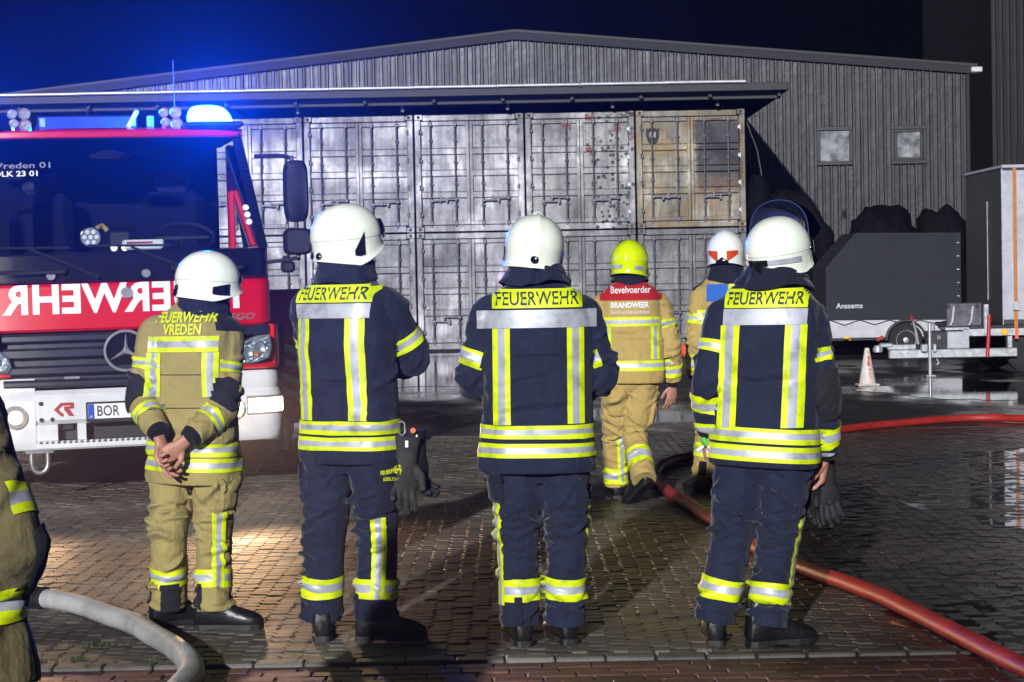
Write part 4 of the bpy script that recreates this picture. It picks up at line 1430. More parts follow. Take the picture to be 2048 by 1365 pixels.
# hoses
def hose(name, pts, r, m, label, flat=1.0, n=14, sm=10, lift=0):
    mb = MB()
    P3_ = [(x, y, r * flat + .002 + (lift if k in (0,) else 0)) for k, (x, y) in enumerate(pts)]
    mb.tube(P3_, r, n, smooth=sm)
    q_ = []
    for p in mb.v:
        p = Vector(p)
        w_ = noise.noise_vector(Vector((p.x * 2.3, p.y * 2.3, 1.7))) * .012 + noise.noise_vector(p * 14) * .0025
        q_.append((p.x + w_.x, p.y + w_.y, max(.001, p.z * .9 + w_.z * .4)))
    mb.v = q_
    o = mb.build(name, m, None, smooth=True, angle=0)
    return tag(o, label, 'fire hose')
def hose_mat(name, base, rough):
    m = mat(name, base, rough, var=.28, scale=5, rvar=.12, dirt=.35)
    nt, b = nodes_of(m)
    n = add_noise(nt, 7, 4, .6)
    w = add_noise(nt, 170, 2, .5)
    bp = nt.nodes.new('ShaderNodeBump'); bp.inputs['Distance'].default_value = .006
    nt.links.new(n.outputs['Fac'], bp.inputs['Height'])
    bp2 = nt.nodes.new('ShaderNodeBump'); bp2.inputs['Distance'].default_value = .0012
    nt.links.new(w.outputs['Fac'], bp2.inputs['Height'])
    nt.links.new(bp.outputs[0], bp2.inputs['Normal'])
    nt.links.new(bp2.outputs[0], b.inputs['Normal'])
    return m
M_hred = hose_mat('red_hose', (.34, .022, .016), .5)
M_hwhite = hose_mat('white_hose', (.40, .40, .40), .55)
hose('fire_hose', [(2.1, 6.9), (1.94, 8.077), (1.845, 8.919), (1.706, 9.96), (1.517, 10.81), (1.326, 11.858), (1.226, 13.189), (1.114, 14.579), (1.074, 15.593), (1.107, 16.395), (1.282, 17.252), (1.555, 17.775), (2.106, 18.707), (3.222, 20.39), (3.88, 21.051), (4.776, 21.6), (5.6, 20.9), (7.0, 20.0)],
     .044, M_hred, 'red fire hose looping across the wet yard past the firefighters')
wh_ = hose('fire_hose', [(-3.4, 10.2), (-2.85, 10.34), (-2.419, 10.32), (-2.127, 10.065), (-1.756, 9.479), (-1.475, 8.865), (-1.33, 8.445), (-1.284, 8.071), (-1.35, 7.5), (-1.7, 6.9)],
     .053, M_hwhite, 'thick pale grey fire hose curving over the pavers at lower left')
cf = MB().tube([(-2.40, 10.305, .052), (-2.315, 10.24, .052)], .060, 18).build('hose_cuff', M_black, wh_, smooth=True)

hc_ = bpy.data.objects['fire_hose']
MB().tube([(2.08, 7.1, .046), (2.05, 7.3, .046)], .055, 16).build('hose_coupling', M_galv, hc_, smooth=True)
# weeds in the paving joints
mb = MB()
for x, y, n, s_ in ((-2.06, 8.78, 160, .06), (-1.84, 9.18, 90, .05), (-1.86, 8.84, 40, .02), (-1.78, 8.63, 30, .012), (-2.2, 9.0, 60, .04), (-1.5, 8.75, 20, .02)):
    r = random.Random(int(x * 1000))
    for i in range(n):
        a = r.uniform(0, 2 * PI)
        d = Vector((math.cos(a), math.sin(a), 0))
        p = Vector((x + r.gauss(0, s_), y + r.gauss(0, s_ * .35), -.004))
        h = r.uniform(.008, .03)
        w = d.cross(Vector((0, 0, 1))) * .003
        q = p + d * h * r.uniform(.2, .9) + Vector((0, 0, h))
        mb.add([p - w, p + w, q], [(0, 1, 2)])
tag(mb.build('weeds', M_grass, None, recalc=False), kind='stuff')
# ================================================================== PEOPLE
def fabric(name, base, fold=.5, var=.16, weave=900, dirt=0.0):
    m = mat(name, base, .88, var=var, scale=5, rvar=.04, spec=.25, dirt=dirt)
    nt, b = nodes_of(m)
    n1 = add_noise(nt, 16, 3, .55, stretch=(1, 1, .55))
    n2 = add_noise(nt, 420, 2, .5)
    r = ramp(nt, n1.outputs['Fac'], [(.3, (0, 0, 0)), (.7, (1, 1, 1))])
    bp = nt.nodes.new('ShaderNodeBump'); bp.inputs['Distance'].default_value = .011 * fold
    nt.links.new(r, bp.inputs['Height'])
    bp2 = nt.nodes.new('ShaderNodeBump'); bp2.inputs['Distance'].default_value = .0008
    nt.links.new(n2.outputs['Fac'], bp2.inputs['Height'])
    nt.links.new(bp.outputs[0], bp2.inputs['Normal'])
    nt.links.new(bp2.outputs[0], b.inputs['Normal'])
    b.inputs['Sheen Weight'].default_value = .12
    b.inputs['Sheen Roughness'].default_value = .4
    return m
def tape_mat(name, base, rough, metal, stripe):
    m = bpy.data.materials.new(name)
    m.use_nodes = True
    nt, b = nodes_of(m)
    uv = nt.nodes.new('ShaderNodeUVMap')
    sp = nt.nodes.new('ShaderNodeSeparateXYZ')
    nt.links.new(uv.outputs[0], sp.inputs[0])
    k = math_node(nt, 'MULTIPLY', math_node(nt, 'ADD', sp.outputs[0], math_node(nt, 'MULTIPLY', sp.outputs[1], .8)), 1 / .0095)
    fr = math_node(nt, 'FRACT', k)
    gap = math_node(nt, 'LESS_THAN', fr, .22)
    n = add_noise(nt, 14, 4, .6)
    v = ramp(nt, n.outputs['Fac'], [(.28, tuple(x * .55 for x in base)), (.5, tuple(x * .95 for x in base)), (.72, tuple(min(1, x * 1.12) for x in base))])
    c = mixc(nt, math_node(nt, 'MULTIPLY', gap, stripe), v, tuple(x * .35 for x in base))
    nt.links.new(c, b.inputs['Base Color'])
    b.inputs['Roughness'].default_value = rough
    b.inputs['Metallic'].default_value = metal
    return m
M_navy = fabric('navy_cloth', (.0125, .0165, .038), .8, .3)
M_navyd = fabric('dark_navy_cloth', (.0095, .012, .025), .6, .25)
M_tan = fabric('tan_cloth', (.30, .245, .090), .7, .14, dirt=.12)
M_tan_shaded = fabric('shaded_tan_cloth', (.12, .098, .042), .7, .3, dirt=.4)  # darker copy of the tan: the near figure's shade put into the colour
M_tan2 = fabric('golden_tan_cloth', (.40, .29, .095), .7, .14)
M_pad = fabric('black_pad', (.016, .016, .020), .4, .3)
M_redc = fabric('red_yoke', (.36, .012, .018), .4, .1)
M_blk = fabric('black_cloth', (.008, .008, .009), .4, .3)
M_bluec = fabric('blue_vest', (.03, .12, .45), .4, .1)
M_ylw = tape_mat('lime_tape', (.66, .80, .0), .55, 0, .35)
M_slv = tape_mat('silver_tape', (.42, .44, .50), .45, .15, .35)
M_ylp = tape_mat('lime_tape_plain', (.66, .80, .0), .55, 0, 0)
M_slp = tape_mat('silver_tape_plain', (.44, .46, .53), .45, .15, 0)
M_ylt = mat('lime_print', (.62, .70, .01), .6, var=.1)
M_drk = mat('dark_print', (.028, .035, .03), .7, var=.3)
M_wpr = mat('white_jacket_print', (.7, .7, .7), .6, var=.15)
M_skin = mat('skin', (.42, .20, .14), .5, var=.16, scale=22, bump=.0012, bscale=220)
M_hair = mat('dark_hair', (.02, .015, .01), .7)
M_boot = mat('boot_leather', (.008, .008, .009), .36, var=.3, scale=18, bump=.002, bscale=50)
M_sole = mat('boot_sole', (.006, .006, .006), .6, var=.3)
M_helm = mat('luminous_white_shell', (.86, .92, .80), .28, var=.06, scale=9, coat=.4, rvar=.08, dirt=.10)
M_helw = mat('white_shell', (.78, .82, .78), .3, var=.05, scale=5, coat=.4)
M_hely = mat('neon_yellow_shell', (.62, .78, .0), .28, var=.05, scale=5, coat=.5)
M_visor = bpy.data.materials.new('clear_visor')
M_visor.use_nodes = True
_nt = M_visor.node_tree
_nt.nodes.remove(_nt.nodes['Principled BSDF'])
_tr = _nt.nodes.new('ShaderNodeBsdfTransparent'); _tr.inputs[0].default_value = (.34, .38, .58, 1)
_gl = _nt.nodes.new('ShaderNodeBsdfGlossy'); _gl.inputs['Roughness'].default_value = .12; _gl.inputs['Color'].default_value = (.55, .62, 1, 1)
_fr = _nt.nodes.new('ShaderNodeFresnel'); _fr.inputs[0].default_value = 2.0
_mx = _nt.nodes.new('ShaderNodeMixShader')
_df = _nt.nodes.new('ShaderNodeBsdfDiffuse'); _df.inputs[0].default_value = (.20, .24, .42, 1)
_m2 = _nt.nodes.new('ShaderNodeMixShader'); _m2.inputs[0].default_value = .16
_nt.links.new(_tr.outputs[0], _m2.inputs[1]); _nt.links.new(_df.outputs[0], _m2.inputs[2])
_nt.links.new(_fr.outputs[0], _mx.inputs[0]); _nt.links.new(_m2.outputs[0], _mx.inputs[1]); _nt.links.new(_gl.outputs[0], _mx.inputs[2])
_nt.links.new(_mx.outputs[0], _nt.nodes['Material Output'].inputs[0])
M_seam = mat('helmet_seam', (.30, .32, .28), .5, var=0)
M_visedge = mat('visor_edge', (.05, .07, .22), .15, var=0, coat=.5)
M_orefl = mat('orange_red_sticker', (.55, .06, .01), .4, var=.05)
M_grn = mat('green_glove', (.12, .5, .06), .6, var=.2)

class Limb:
    """a bent tapering tube: keys = [(point, ra, rb)]; theta 0 = ref side"""
    def __init__(self, keys, ref, n=48, seed=0, folds=(), sq=2.2):
        self.sq = sq
        pts = [Vector(k[0]) for k in keys]
        ra = [k[1] for k in keys]
        rb = [k[2] if len(k) > 2 else k[1] for k in keys]
        m = len(pts)
        L = [0]
        for a, b in zip(pts, pts[1:]):
            L.append(L[-1] + (b - a).length)
        self.len = L[-1]
        self.kp = [l / L[-1] for l in L]
        self.C, self.A, self.B = [], [], []
        for s in range(n + 1):
            u = s / n
            i = max(j for j in range(m - 1) if self.kp[j] <= u + 1e-9)
            t = (u - self.kp[i]) / (self.kp[i + 1] - self.kp[i])
            p0, p1 = pts[max(i - 1, 0)], pts[i]
            p2, p3 = pts[i + 1], pts[min(i + 2, m - 1)]
            l1 = (p2 - p1).length
            t1 = (p2 - p0) / max(1e-6, (self.kp[i + 1] - self.kp[max(i - 1, 0)])) * (self.kp[i + 1] - self.kp[i])
            t2 = (p3 - p1) / max(1e-6, (self.kp[min(i + 2, m - 1)] - self.kp[i])) * (self.kp[i + 1] - self.kp[i])
            t1 *= .8; t2 *= .8
            h00, h10, h01, h11 = 2 * t ** 3 - 3 * t * t + 1, t ** 3 - 2 * t * t + t, -2 * t ** 3 + 3 * t * t, t ** 3 - t * t
            self.C.append(p1 * h00 + t1 * h10 + p2 * h01 + t2 * h11)
            q = t * t * (3 - 2 * t)
            self.A.append(ra[i] * (1 - q) + ra[i + 1] * q)
            self.B.append(rb[i] * (1 - q) + rb[i + 1] * q)
        self.n = n
        self.N, self.S = [], []
        N = Vector(ref)
        for s in range(n + 1):
            t = (self.C[min(s + 1, n)] - self.C[max(s - 1, 0)]).normalized()
            N = (N - t * N.dot(t)).normalized()
            self.N.append(N.copy())
            self.S.append(t.cross(N))
        self.folds = list(folds)
    def at(self, u, th, disp=True, extra=0.0):
        s = min(max(u, 0), 1) * self.n
        i = min(int(s), self.n - 1)
        f = s - i
        C = self.C[i].lerp(self.C[i + 1], f)
        N = self.N[i].lerp(self.N[i + 1], f)
        S = self.S[i].lerp(self.S[i + 1], f)
        a = self.A[i] * (1 - f) + self.A[i + 1] * f
        b = self.B[i] * (1 - f) + self.B[i + 1] * f
        c, s_ = math.cos(th), math.sin(th)
        e = 2 / self.sq
        v = N * (abs(c) ** e * (1 if c > 0 else -1) * a) + S * (abs(s_) ** e * (1 if s_ > 0 else -1) * b)
        d = extra
        if disp:
            for (u0, t0, slope, wu, wt, amp) in self.folds:
                dt = (th - t0 + PI) % (2 * PI) - PI
                g = math.exp(-(dt / wt) ** 2)
                if g < .01:
                    continue
                q = (u - u0 - slope * dt) / wu
                if abs(q) < 3:
                    d += amp * (1 - 1.6 * q * q) * math.exp(-q * q) * g
        l = v.length
        return C, v, (C + v * ((l + d) / max(l, 1e-6)))
    def geo(self, nu=64, nt=40):
        vs, fs = [], []
        for i in range(nu + 1):
            for k in range(nt):
                vs.append(self.at(i / nu, 2 * PI * k / nt)[2])
        for i in range(nu):
            for k in range(nt):
                fs.append((i * nt + k, i * nt + (k + 1) % nt, (i + 1) * nt + (k + 1) % nt, (i + 1) * nt + k))
        fs += [tuple(range(nt))[::-1], tuple(range(nu * nt, (nu + 1) * nt))]
        return vs, fs

def folds(r, n, u0, u1, amp, wt=.8, wu=.02, slope=.05, t0=None):
    out = []
    for i in range(n):
        out.append((r.uniform(u0, u1), r.uniform(-PI, PI) if t0 is None else t0 + r.gauss(0, .7), r.uniform(-slope, slope), wu * r.uniform(.6, 1.5), wt * r.uniform(.5, 1.4), amp * r.uniform(.4, 1.2) * (1 if r.random() < .75 else -1)))
    return out

def fuse(parts, voxel, smooth=3, sf=.5):
    """fuse closed shells into one continuous surface"""
    mb = MB()
    for vs, fs in parts:
        mb.add(vs, fs)
    me = mb.mesh('fuse', [], recalc=True)
    ob = bpy.data.objects.new('fuse', me)
    col.objects.link(ob)
    md = ob.modifiers.new('r', 'REMESH')
    md.mode = 'VOXEL'
    md.voxel_size = voxel
    if smooth:
        s = ob.modifiers.new('s', 'SMOOTH')
        s.factor = sf
        s.iterations = smooth
    dg = bpy.context.evaluated_depsgraph_get()
    out = bpy.data.meshes.new_from_object(ob.evaluated_get(dg))
    bpy.data.objects.remove(ob)
    bpy.data.meshes.remove(me)
    out.materials.clear()
    return out

def finish(me, name, mats, parent):
    me.name = name
    for m in (mats if isinstance(mats, (list, tuple)) else [mats]):
        me.materials.append(m)
    me.polygons.foreach_set('use_smooth', [True] * len(me.polygons))
    return link(name, me, parent)

def bvh_of(me):
    return BVHTree.FromPolygons([v.co.copy() for v in me.vertices], [tuple(p.vertices) for p in me.polygons])

class Wrap:
    """drapes strips and print on a fused garment"""
    def __init__(self, me, parent):
        self.b = bvh_of(me)
        self.p = parent
    def hit(self, o, d, far, off):
        loc, nor, idx, dist = self.b.ray_cast(o, d, far)
        if loc is None:
            return None
        if nor.dot(d) > 0:
            nor = -nor
        return loc + nor * off
    def strip(self, name, ray, nu, rows, mats, off=.005, length=1.0, width=.075):
        """ray(a,b)->(origin,dir,far); a along 0..1, b across 0..1; rows=[(share, material index)]"""
        bs, mi = [0.0], []
        for share, m in rows:
            k = max(1, int(round(share * 9)))
            for j in range(k):
                bs.append(bs[-1] + share / k)
                mi.append(m)
        tot = bs[-1]
        bs = [b / tot for b in bs]
        P_ = {}
        for i in range(nu + 1):
            for j, b in enumerate(bs):
                o, d, far = ray(i / nu, b)
                P_[i, j] = self.hit(o, d, far, off)
        mb = MB()
        idx, uvs = {}, []
        vs = []
        for key, p in P_.items():
            if p is not None:
                idx[key] = len(vs); vs.append(p); uvs.append((key[0] / nu * length, bs[key[1]] * width))
        fs, ms = [], []
        for i in range(nu):
            for j in range(len(bs) - 1):
                q = [(i, j), (i + 1, j), (i + 1, j + 1), (i, j + 1)]
                if all(k in idx for k in q):
                    pts = [P_[k] for k in q]
                    if max((pts[0] - pts[2]).length, (pts[1] - pts[3]).length) > .09:
                        continue
                    fs.append(tuple(idx[k] for k in q)); ms.append(mi[j])
        if not fs:
            return None
        me = bpy.data.meshes.new(name)
        me.from_pydata(vs, [], fs)
        for m in mats:
            me.materials.append(m)
        me.polygons.foreach_set('material_index', ms)
        uvl = me.uv_layers.new(name='UVMap')
        flat = []
        for f in fs:
            for i in f:
                flat += uvs[i]
        uvl.data.foreach_set('uv', flat)
        me.polygons.foreach_set('use_smooth', [True] * len(fs))
        return link(name, me, self.p)
    def text(self, name, s, width, height, fn, m, off=.0075, **k):
        vs, fs = text_w(s, width, height, **k)
        # cut long faces so that the print follows the cloth
        out = []
        ok = True
        for x, z in vs:
            o, d, far = fn(x, z)
            h = self.hit(o, d, far, off)
            if h is None:
                ok = False
                h = None
            out.append(h)
        keep = [f for f in fs if all(out[i] is not None for i in f)]
        if not keep:
            return None
        out = [p if p is not None else Vector((0, 0, 0)) for p in out]
        return MB().add(out, keep).build(name, m, self.p, recalc=False)

def ellipsoid(c, r, M=None, n=16, m=10):
    vs, fs = [], []
    for i in range(1, m):
        t = PI * i / m
        for k in range(n):
            w = 2 * PI * k / n
            vs.append(Vector((r[0] * math.sin(t) * math.cos(w), r[1] * math.sin(t) * math.sin(w), r[2] * math.cos(t))))
    vs += [Vector((0, 0, r[2])), Vector((0, 0, -r[2]))]
    for i in range(m - 2):
        for k in range(n):
            fs.append((i * n + k, i * n + (k + 1) % n, (i + 1) * n + (k + 1) % n, (i + 1) * n + k))
    a, b = len(vs) - 2, len(vs) - 1
    for k in range(n):
        fs.append((a, (k + 1) % n, k)); fs.append((b, (m - 2) * n + k, (m - 2) * n + (k + 1) % n))
    if M is not None:
        vs = [M @ v for v in vs]
    c = Vector(c)
    return [v + c for v in vs], fs

def hand_parts(wrist, fwd, palm, side, curl=(.5, .5, .55, .6), thumb=.4, s=1.0, fat=1.0, spread=.06):
    """shells of a hand: fwd = wrist to knuckles, palm = palm-facing direction, side=+1: thumb on fwd x palm side"""
    f = Vector(fwd).normalized()
    p = (Vector(palm) - f * f.dot(Vector(palm))).normalized()
    x = f.cross(p) * side                       # thumb side
    w = Vector(wrist)
    parts = []
    keys = [(w - f * .03 * s, .021 * s * fat, .029 * s * fat), (w + f * .015 * s, .020 * s * fat, .031 * s * fat), (w + f * .05 * s, .019 * s * fat, .042 * s * fat), (w + f * .09 * s, .015 * s * fat, .042 * s * fat), (w + f * .103 * s, .010 * s * fat, .036 * s * fat)]
    parts.append(Limb(keys, p, 16).geo(14, 18))
    L = [(.046, .028, .022), (.051, .032, .024), (.047, .029, .023), (.037, .022, .020)]
    for i in range(4):
        off = (.031 - i * .0205) * s
        b = w + f * (.092 - abs(i - 1.3) * .004) * s + x * off
        d = (f + x * spread * (1.5 - i)).normalized()
        pts = [b - d * .02 * s, b]
        ang = 0
        for j, l in enumerate(L[i]):
            ang += curl[i] * (1.0, 1.15, .8)[j]
            dd = d * math.cos(ang) + p * math.sin(ang)
            pts.append(pts[-1] + dd * l * s)
        rr = [.0095, .0098, .0092, .0086, .0072]
        parts.append(Limb([(q, r_ * s * fat) for q, r_ in zip(pts, rr)], p.cross(d), 16).geo(16, 10))
    b = w + f * .022 * s + x * .026 * s
    d1 = (f * .75 + x * .75 + p * .25 * (1 + thumb)).normalized()
    d2 = (f * .9 + x * (.35 - thumb * .5) + p * (.2 + thumb * .6)).normalized()
    pts = [b - d1 * .012 * s, b + d1 * .040 * s, b + d1 * .040 * s + d2 * .032 * s, b + d1 * .040 * s + d2 * .032 * s + (d2 + p * thumb * .6).normalized() * .024 * s]
    parts.append(Limb([(q, r_ * s * fat) for q, r_ in zip(pts, (.015, .0125, .0108, .0085))], p, 14).geo(14, 10))
    return parts

def boot(parent, ankle, toe, z=0.0, pitch=0.0, s=1.0):
    """work boot: upper, sole; toe = unit direction on the ground"""
    tx, ty = Vector(toe).normalized()[:2]
    M = T((ankle[0], ankle[1], z)) @ Matrix(((tx, -ty, 0, 0), (ty, tx, 0, 0), (0, 0, 1, 0), (0, 0, 0, 1))) @ RY(pitch)
    sec = [(-.090, .030, .030, .11), (-.082, .038, .014, .2), (-.045, .044, .012, .24), (.0, .046, .012, .24), (.035, .046, .012, .2), (.07, .048, .012, .13), (.11, .053, .012, .104), (.15, .055, .012, .092), (.185, .052, .012, .081), (.212, .040, .014, .066), (.226, .022, .022, .05)]
    nt = 20
    vs, fs = [], []
    for x, w, z0, z1 in sec:
        zc = (z0 + z1) / 2
        for k in range(nt):
            a = 2 * PI * k / nt
            c_, s_ = math.cos(a), math.sin(a)
            e = 2 / 2.8
            vs.append(Vector((x, abs(c_) ** e * (1 if c_ > 0 else -1) * w * (1 if s_ < .2 else 1 - .22 * s_), zc + abs(s_) ** e * (1 if s_ > 0 else -1) * (z1 - z0) / 2)))
    for i in range(len(sec) - 1):
        for k in range(nt):
            fs.append((i * nt + k, i * nt + (k + 1) % nt, (i + 1) * nt + (k + 1) % nt, (i + 1) * nt + k))
    fs += [tuple(range(nt))[::-1], tuple(range((len(sec) - 1) * nt, len(sec) * nt))]
    vs = [v * s for v in vs]
    up = MB().add(vs, fs).build('boot', M_boot, parent, smooth=True, angle=60, M=M)
    out = []
    for x, w in ((-.092, .018), (-.088, .032), (-.06, .042), (-.02, .043), (.03, .040), (.08, .046), (.13, .053), (.175, .051), (.21, .038), (.226, .018)):
        out.append((x, w))
    poly = [(x * s, w * s) for x, w in out] + [(x * s, -w * s) for x, w in reversed(out)]
    mb = MB().prism(poly, 'z', .007, .027)
    heel = [(x, w * .96) for x, w in poly if x < -.01]
    mb.prism(heel, 'z', .0, .0075)
    ball = [(x, w * .96) for x, w in poly if .055 < x]
    mb.prism(ball, 'z', .0, .0075)
    mb.build('sole', M_sole, up)
    return up

def helmet(parent, pos, yaw, pitch, roll, m, style, s=1.0):
    """shell; local +y = front, z up, origin at the skull centre"""
    M = T(pos) @ RZ(yaw) @ RX(pitch) @ RY(roll) @ Matrix.Scale(s, 4)
    a, b, c = .131, .158, .142
    def P_(ph, t, off=0.0):
        ct = math.cos(ph)
        # rim: low at the back and the ears, high above the brow
        rim = -.098 + .055 * max(0, ct) ** 1.3 + .012 * max(0, -ct) - (.02 if style in ('jet', 'dome') else .0) * (1 - abs(ct))
        psi_e = t
        ang = min(psi_e / .68, 1) * PI / 2
        rad = math.sin(ang) ** .92
        if t <= .68:
            z = c * math.cos(ang)
        else:
            z = rim * ((t - .68) / .32)
        k = 1.0
        if t > .68:
            q = (t - .68) / .32
            k = 1 - .045 * q * (1 - q) * 2 - .035 * q * (1 if ct < .2 else .2) + (.10 * max(0, ct) ** 2 * q if style != 'dome' else .03 * max(0, ct) ** 2 * q)
            if q > .82:
                k += .03 * (q - .82) / .18
        x = math.sin(ph) * (a + off) * rad * k
        y = ct * (b + off) * rad * k - .008
        # keel along the middle and shoulders of the shell
        keel = math.exp(-(x / .016) ** 2) * .007 * (1 if z > -.02 else max(0, 1 + (z + .02) / .05)) if style in ('ridge', 'jet') else 0
        step = 0
        if style == 'jet':
            step = .006 * (1 / (1 + math.exp(-(abs(x) - .055) / .004))) * (1 if z > 0 else 0) * -1
        zz = z + (off if t < .5 else off * .3) + keel * (.8 if z > .05 else .2) + step
        if style == 'ridge' and y > 0 and z > .09:
            zz += .014 * math.exp(-(x / .02) ** 2) * min(1, (z - .09) / .03)
        return Vector((x, y - (keel if z < .09 and y < 0 else 0), zz))
    nu, nv = 64, 26
    vs, fs = [], []
    for j in range(nv + 1):
        for i in range(nu):
            vs.append(P_(2 * PI * i / nu, .012 + .988 * j / nv))
    for j in range(nv + 1):
        for i in range(nu):
            q = P_(2 * PI * i / nu, .012 + .988 * j / nv, -.008)
            vs.append(q)
    o2 = (nv + 1) * nu
    for j in range(nv):
        for i in range(nu):
            fs.append((j * nu + i, (j + 1) * nu + i, (j + 1) * nu + (i + 1) % nu, j * nu + (i + 1) % nu))
            fs.append((o2 + j * nu + i, o2 + j * nu + (i + 1) % nu, o2 + (j + 1) * nu + (i + 1) % nu, o2 + (j + 1) * nu + i))
    for i in range(nu):
        fs.append((nv * nu + i, o2 + nv * nu + i, o2 + nv * nu + (i + 1) % nu, nv * nu + (i + 1) % nu))
    fs.append(tuple(range(nu)))
    h = MB().add(vs, fs).build('helmet', m, parent, smooth=True, angle=50, M=M)
    def patch(name, ph0, ph1, t0, t1, mm, off=.003, nn=10, shape=None, thick=0):
        g, f2 = [], []
        for i in range(nn + 1):
            for j in range(5):
                ph = ph0 + (ph1 - ph0) * i / nn
                ta, tb = (t0, t1) if shape is None else shape(i / nn)
                g.append(P_(ph, ta + (tb - ta) * j / 4, off))
        for i in range(nn):
            for j in range(4):
                f2.append((i * 5 + j, (i + 1) * 5 + j, (i + 1) * 5 + j + 1, i * 5 + j + 1))
        return MB().add(g, f2).build(name, mm, h, smooth=True, recalc=False, angle=0)
    def knob(ph, t, r=.017):
        p = P_(ph, t)
        n_ = (P_(ph, t, .01) - p).normalized()
        q = n_.to_track_quat('Z', 'Y').to_matrix().to_4x4()
        MB().lathe([(r, -.004), (r, .006), (r * .75, .010), (r * .3, .007)], (0, 0, 0), 'z', 18).build('adjuster_knob', M_gloss, h, smooth=True, M=T(p) @ q)
    # inner liner so that one does not look into a hollow shell
    MB().add(*ellipsoid((0, -.005, -.02), (.112, .135, .11))).build('liner', M_blk, h, smooth=True)
    if style in ('vent', 'dome', 'band'):
        MB().tube([P_(2 * PI * i / 64, .70, .0005) for i in range(65)], .0011, 5, cap=False).build('shell_seam', M_seam, h, smooth=True)
    if style == 'dome':
        for sx in (-1, 1):
            MB().tube([P_(sx * R(118), .3 + .4 * i / 12, .0005) for i in range(13)], .0011, 5).build('shell_seam', M_seam, h, smooth=True)
    # trim along the rim
    g = [P_(2 * PI * i / 48, 1.0, -.002) for i in range(49)]
    MB().tube(g, .0035, 6, cap=False).build('rim_trim', M_blk if style in ('band', 'jet') else m, h, smooth=True)
    if style == 'vent':
        for sx in (-1, 1):
            patch('side_vent', sx * R(92), sx * R(60), 0, 0, M_gloss, .005, 8, lambda q: (.74 + .05 * (1 - q), .90 + .07 * q))
        knob(R(172), .84, .013)
        patch('rear_cradle', R(166), R(194), .88, 1.0, M_gloss, .008, 8)
        patch('front_visor_top', R(-38), R(38), .60, .74, M_gloss, .012, 12)
    if style == 'ridge':
        for sx in (-1, 1):
            patch('side_vent', sx * R(100), sx * R(64), .72, .93, M_gloss, .006, 8)
            patch('shell_seam', sx * R(112), sx * R(106), .34, .80, M_helw, .0035, 6)
        knob(R(183), .885, .018)
    if style == 'dome':
        for sx in (-1, 1):
            patch('side_vent', sx * R(98), sx * R(80), 0, 0, M_gloss, .005, 8, lambda q: (.84 - .22 * q, .90 + .01 * q))
        patch('front_shield', R(-44), R(44), .50, .80, M_gloss, .016, 14)
        knob(R(-165), .93, .016)
        knob(R(165), .93, .016)
    if style == 'band':
        patch('grey_band', R(-262), R(-70), .76, .84, M_slp, .006, 30)
        patch('rear_clip', R(-200), R(-160), .755, .85, M_gloss, .012, 8)
        patch('rear_buckle', R(-188), R(-172), .80, .97, M_gloss, .014, 6)
        for sx in (-1, 1):
            patch('visor_hinge', sx * R(72), sx * R(54), .62, .99, M_gloss, .012, 8)
            knob(sx * R(62), .70, .012)
        # clear visor swung up over the brow: part of a sphere round the hinge axis
        def vp(a_, e_):
            rho = .205 * max(0, math.cos(a_)) ** .55
            return Vector((.15 * math.sin(a_), .005 + rho * math.cos(e_), .02 + rho * math.sin(e_) * .92))
        g, f2 = [], []
        for i in range(33):
            for j in range(11):
                g.append(vp(R(-88) + R(176) * i / 32, R(22) + R(60) * j / 10))
        for i in range(32):
            for j in range(10):
                f2.append((i * 11 + j, (i + 1) * 11 + j, (i + 1) * 11 + j + 1, i * 11 + j + 1))
        vz = MB().add(g, f2).build('visor', M_visor, h, smooth=True, recalc=False, angle=0)
        edge = [vp(R(-88) + R(176) * i / 32, R(82)) for i in range(33)]
        MB().tube(edge, .0018, 6).build('visor_edge', M_visedge, h, smooth=True)
        vs_, fs_ = text_w('Dräger', .04, .011, bold=.01)
        MB().add([P_(R(-100) - x / .13, .842 - z / .15 * .32, .006) for x, z in vs_], fs_).build('maker_print', M_drk, h, recalc=False)
    if style == 'jet':
        if m is M_hely:
            patch('reflective_strip', R(152), R(120), .80, .90, M_slp, .004, 8)
            patch('reflective_strip', R(-170), R(-128), .78, .88, M_slp, .004, 8)
            patch('reflective_strip', R(-118), R(-100), .52, .64, M_slp, .004, 6)
            patch('number_sticker', R(176), R(166), .90, .95, M_wpr, .006, 4)
            for sx in (-1, 1):
                patch('side_panel', sx * R(100), sx * R(70), .86, 1.0, M_gloss, .008, 8)
        else:
            for sx in (-1, 1):
                patch('orange_sticker', sx * R(166), sx * R(128), 0, 0, M_orefl, .004, 8, lambda q: (.70 - .02 * q, .98 - .22 * q))
            patch('rear_bracket', R(160), R(200), 0, 0, M_gloss, .006, 10, lambda q: (.86 + .1 * abs(q - .5) * 2, 1.0))
    return h

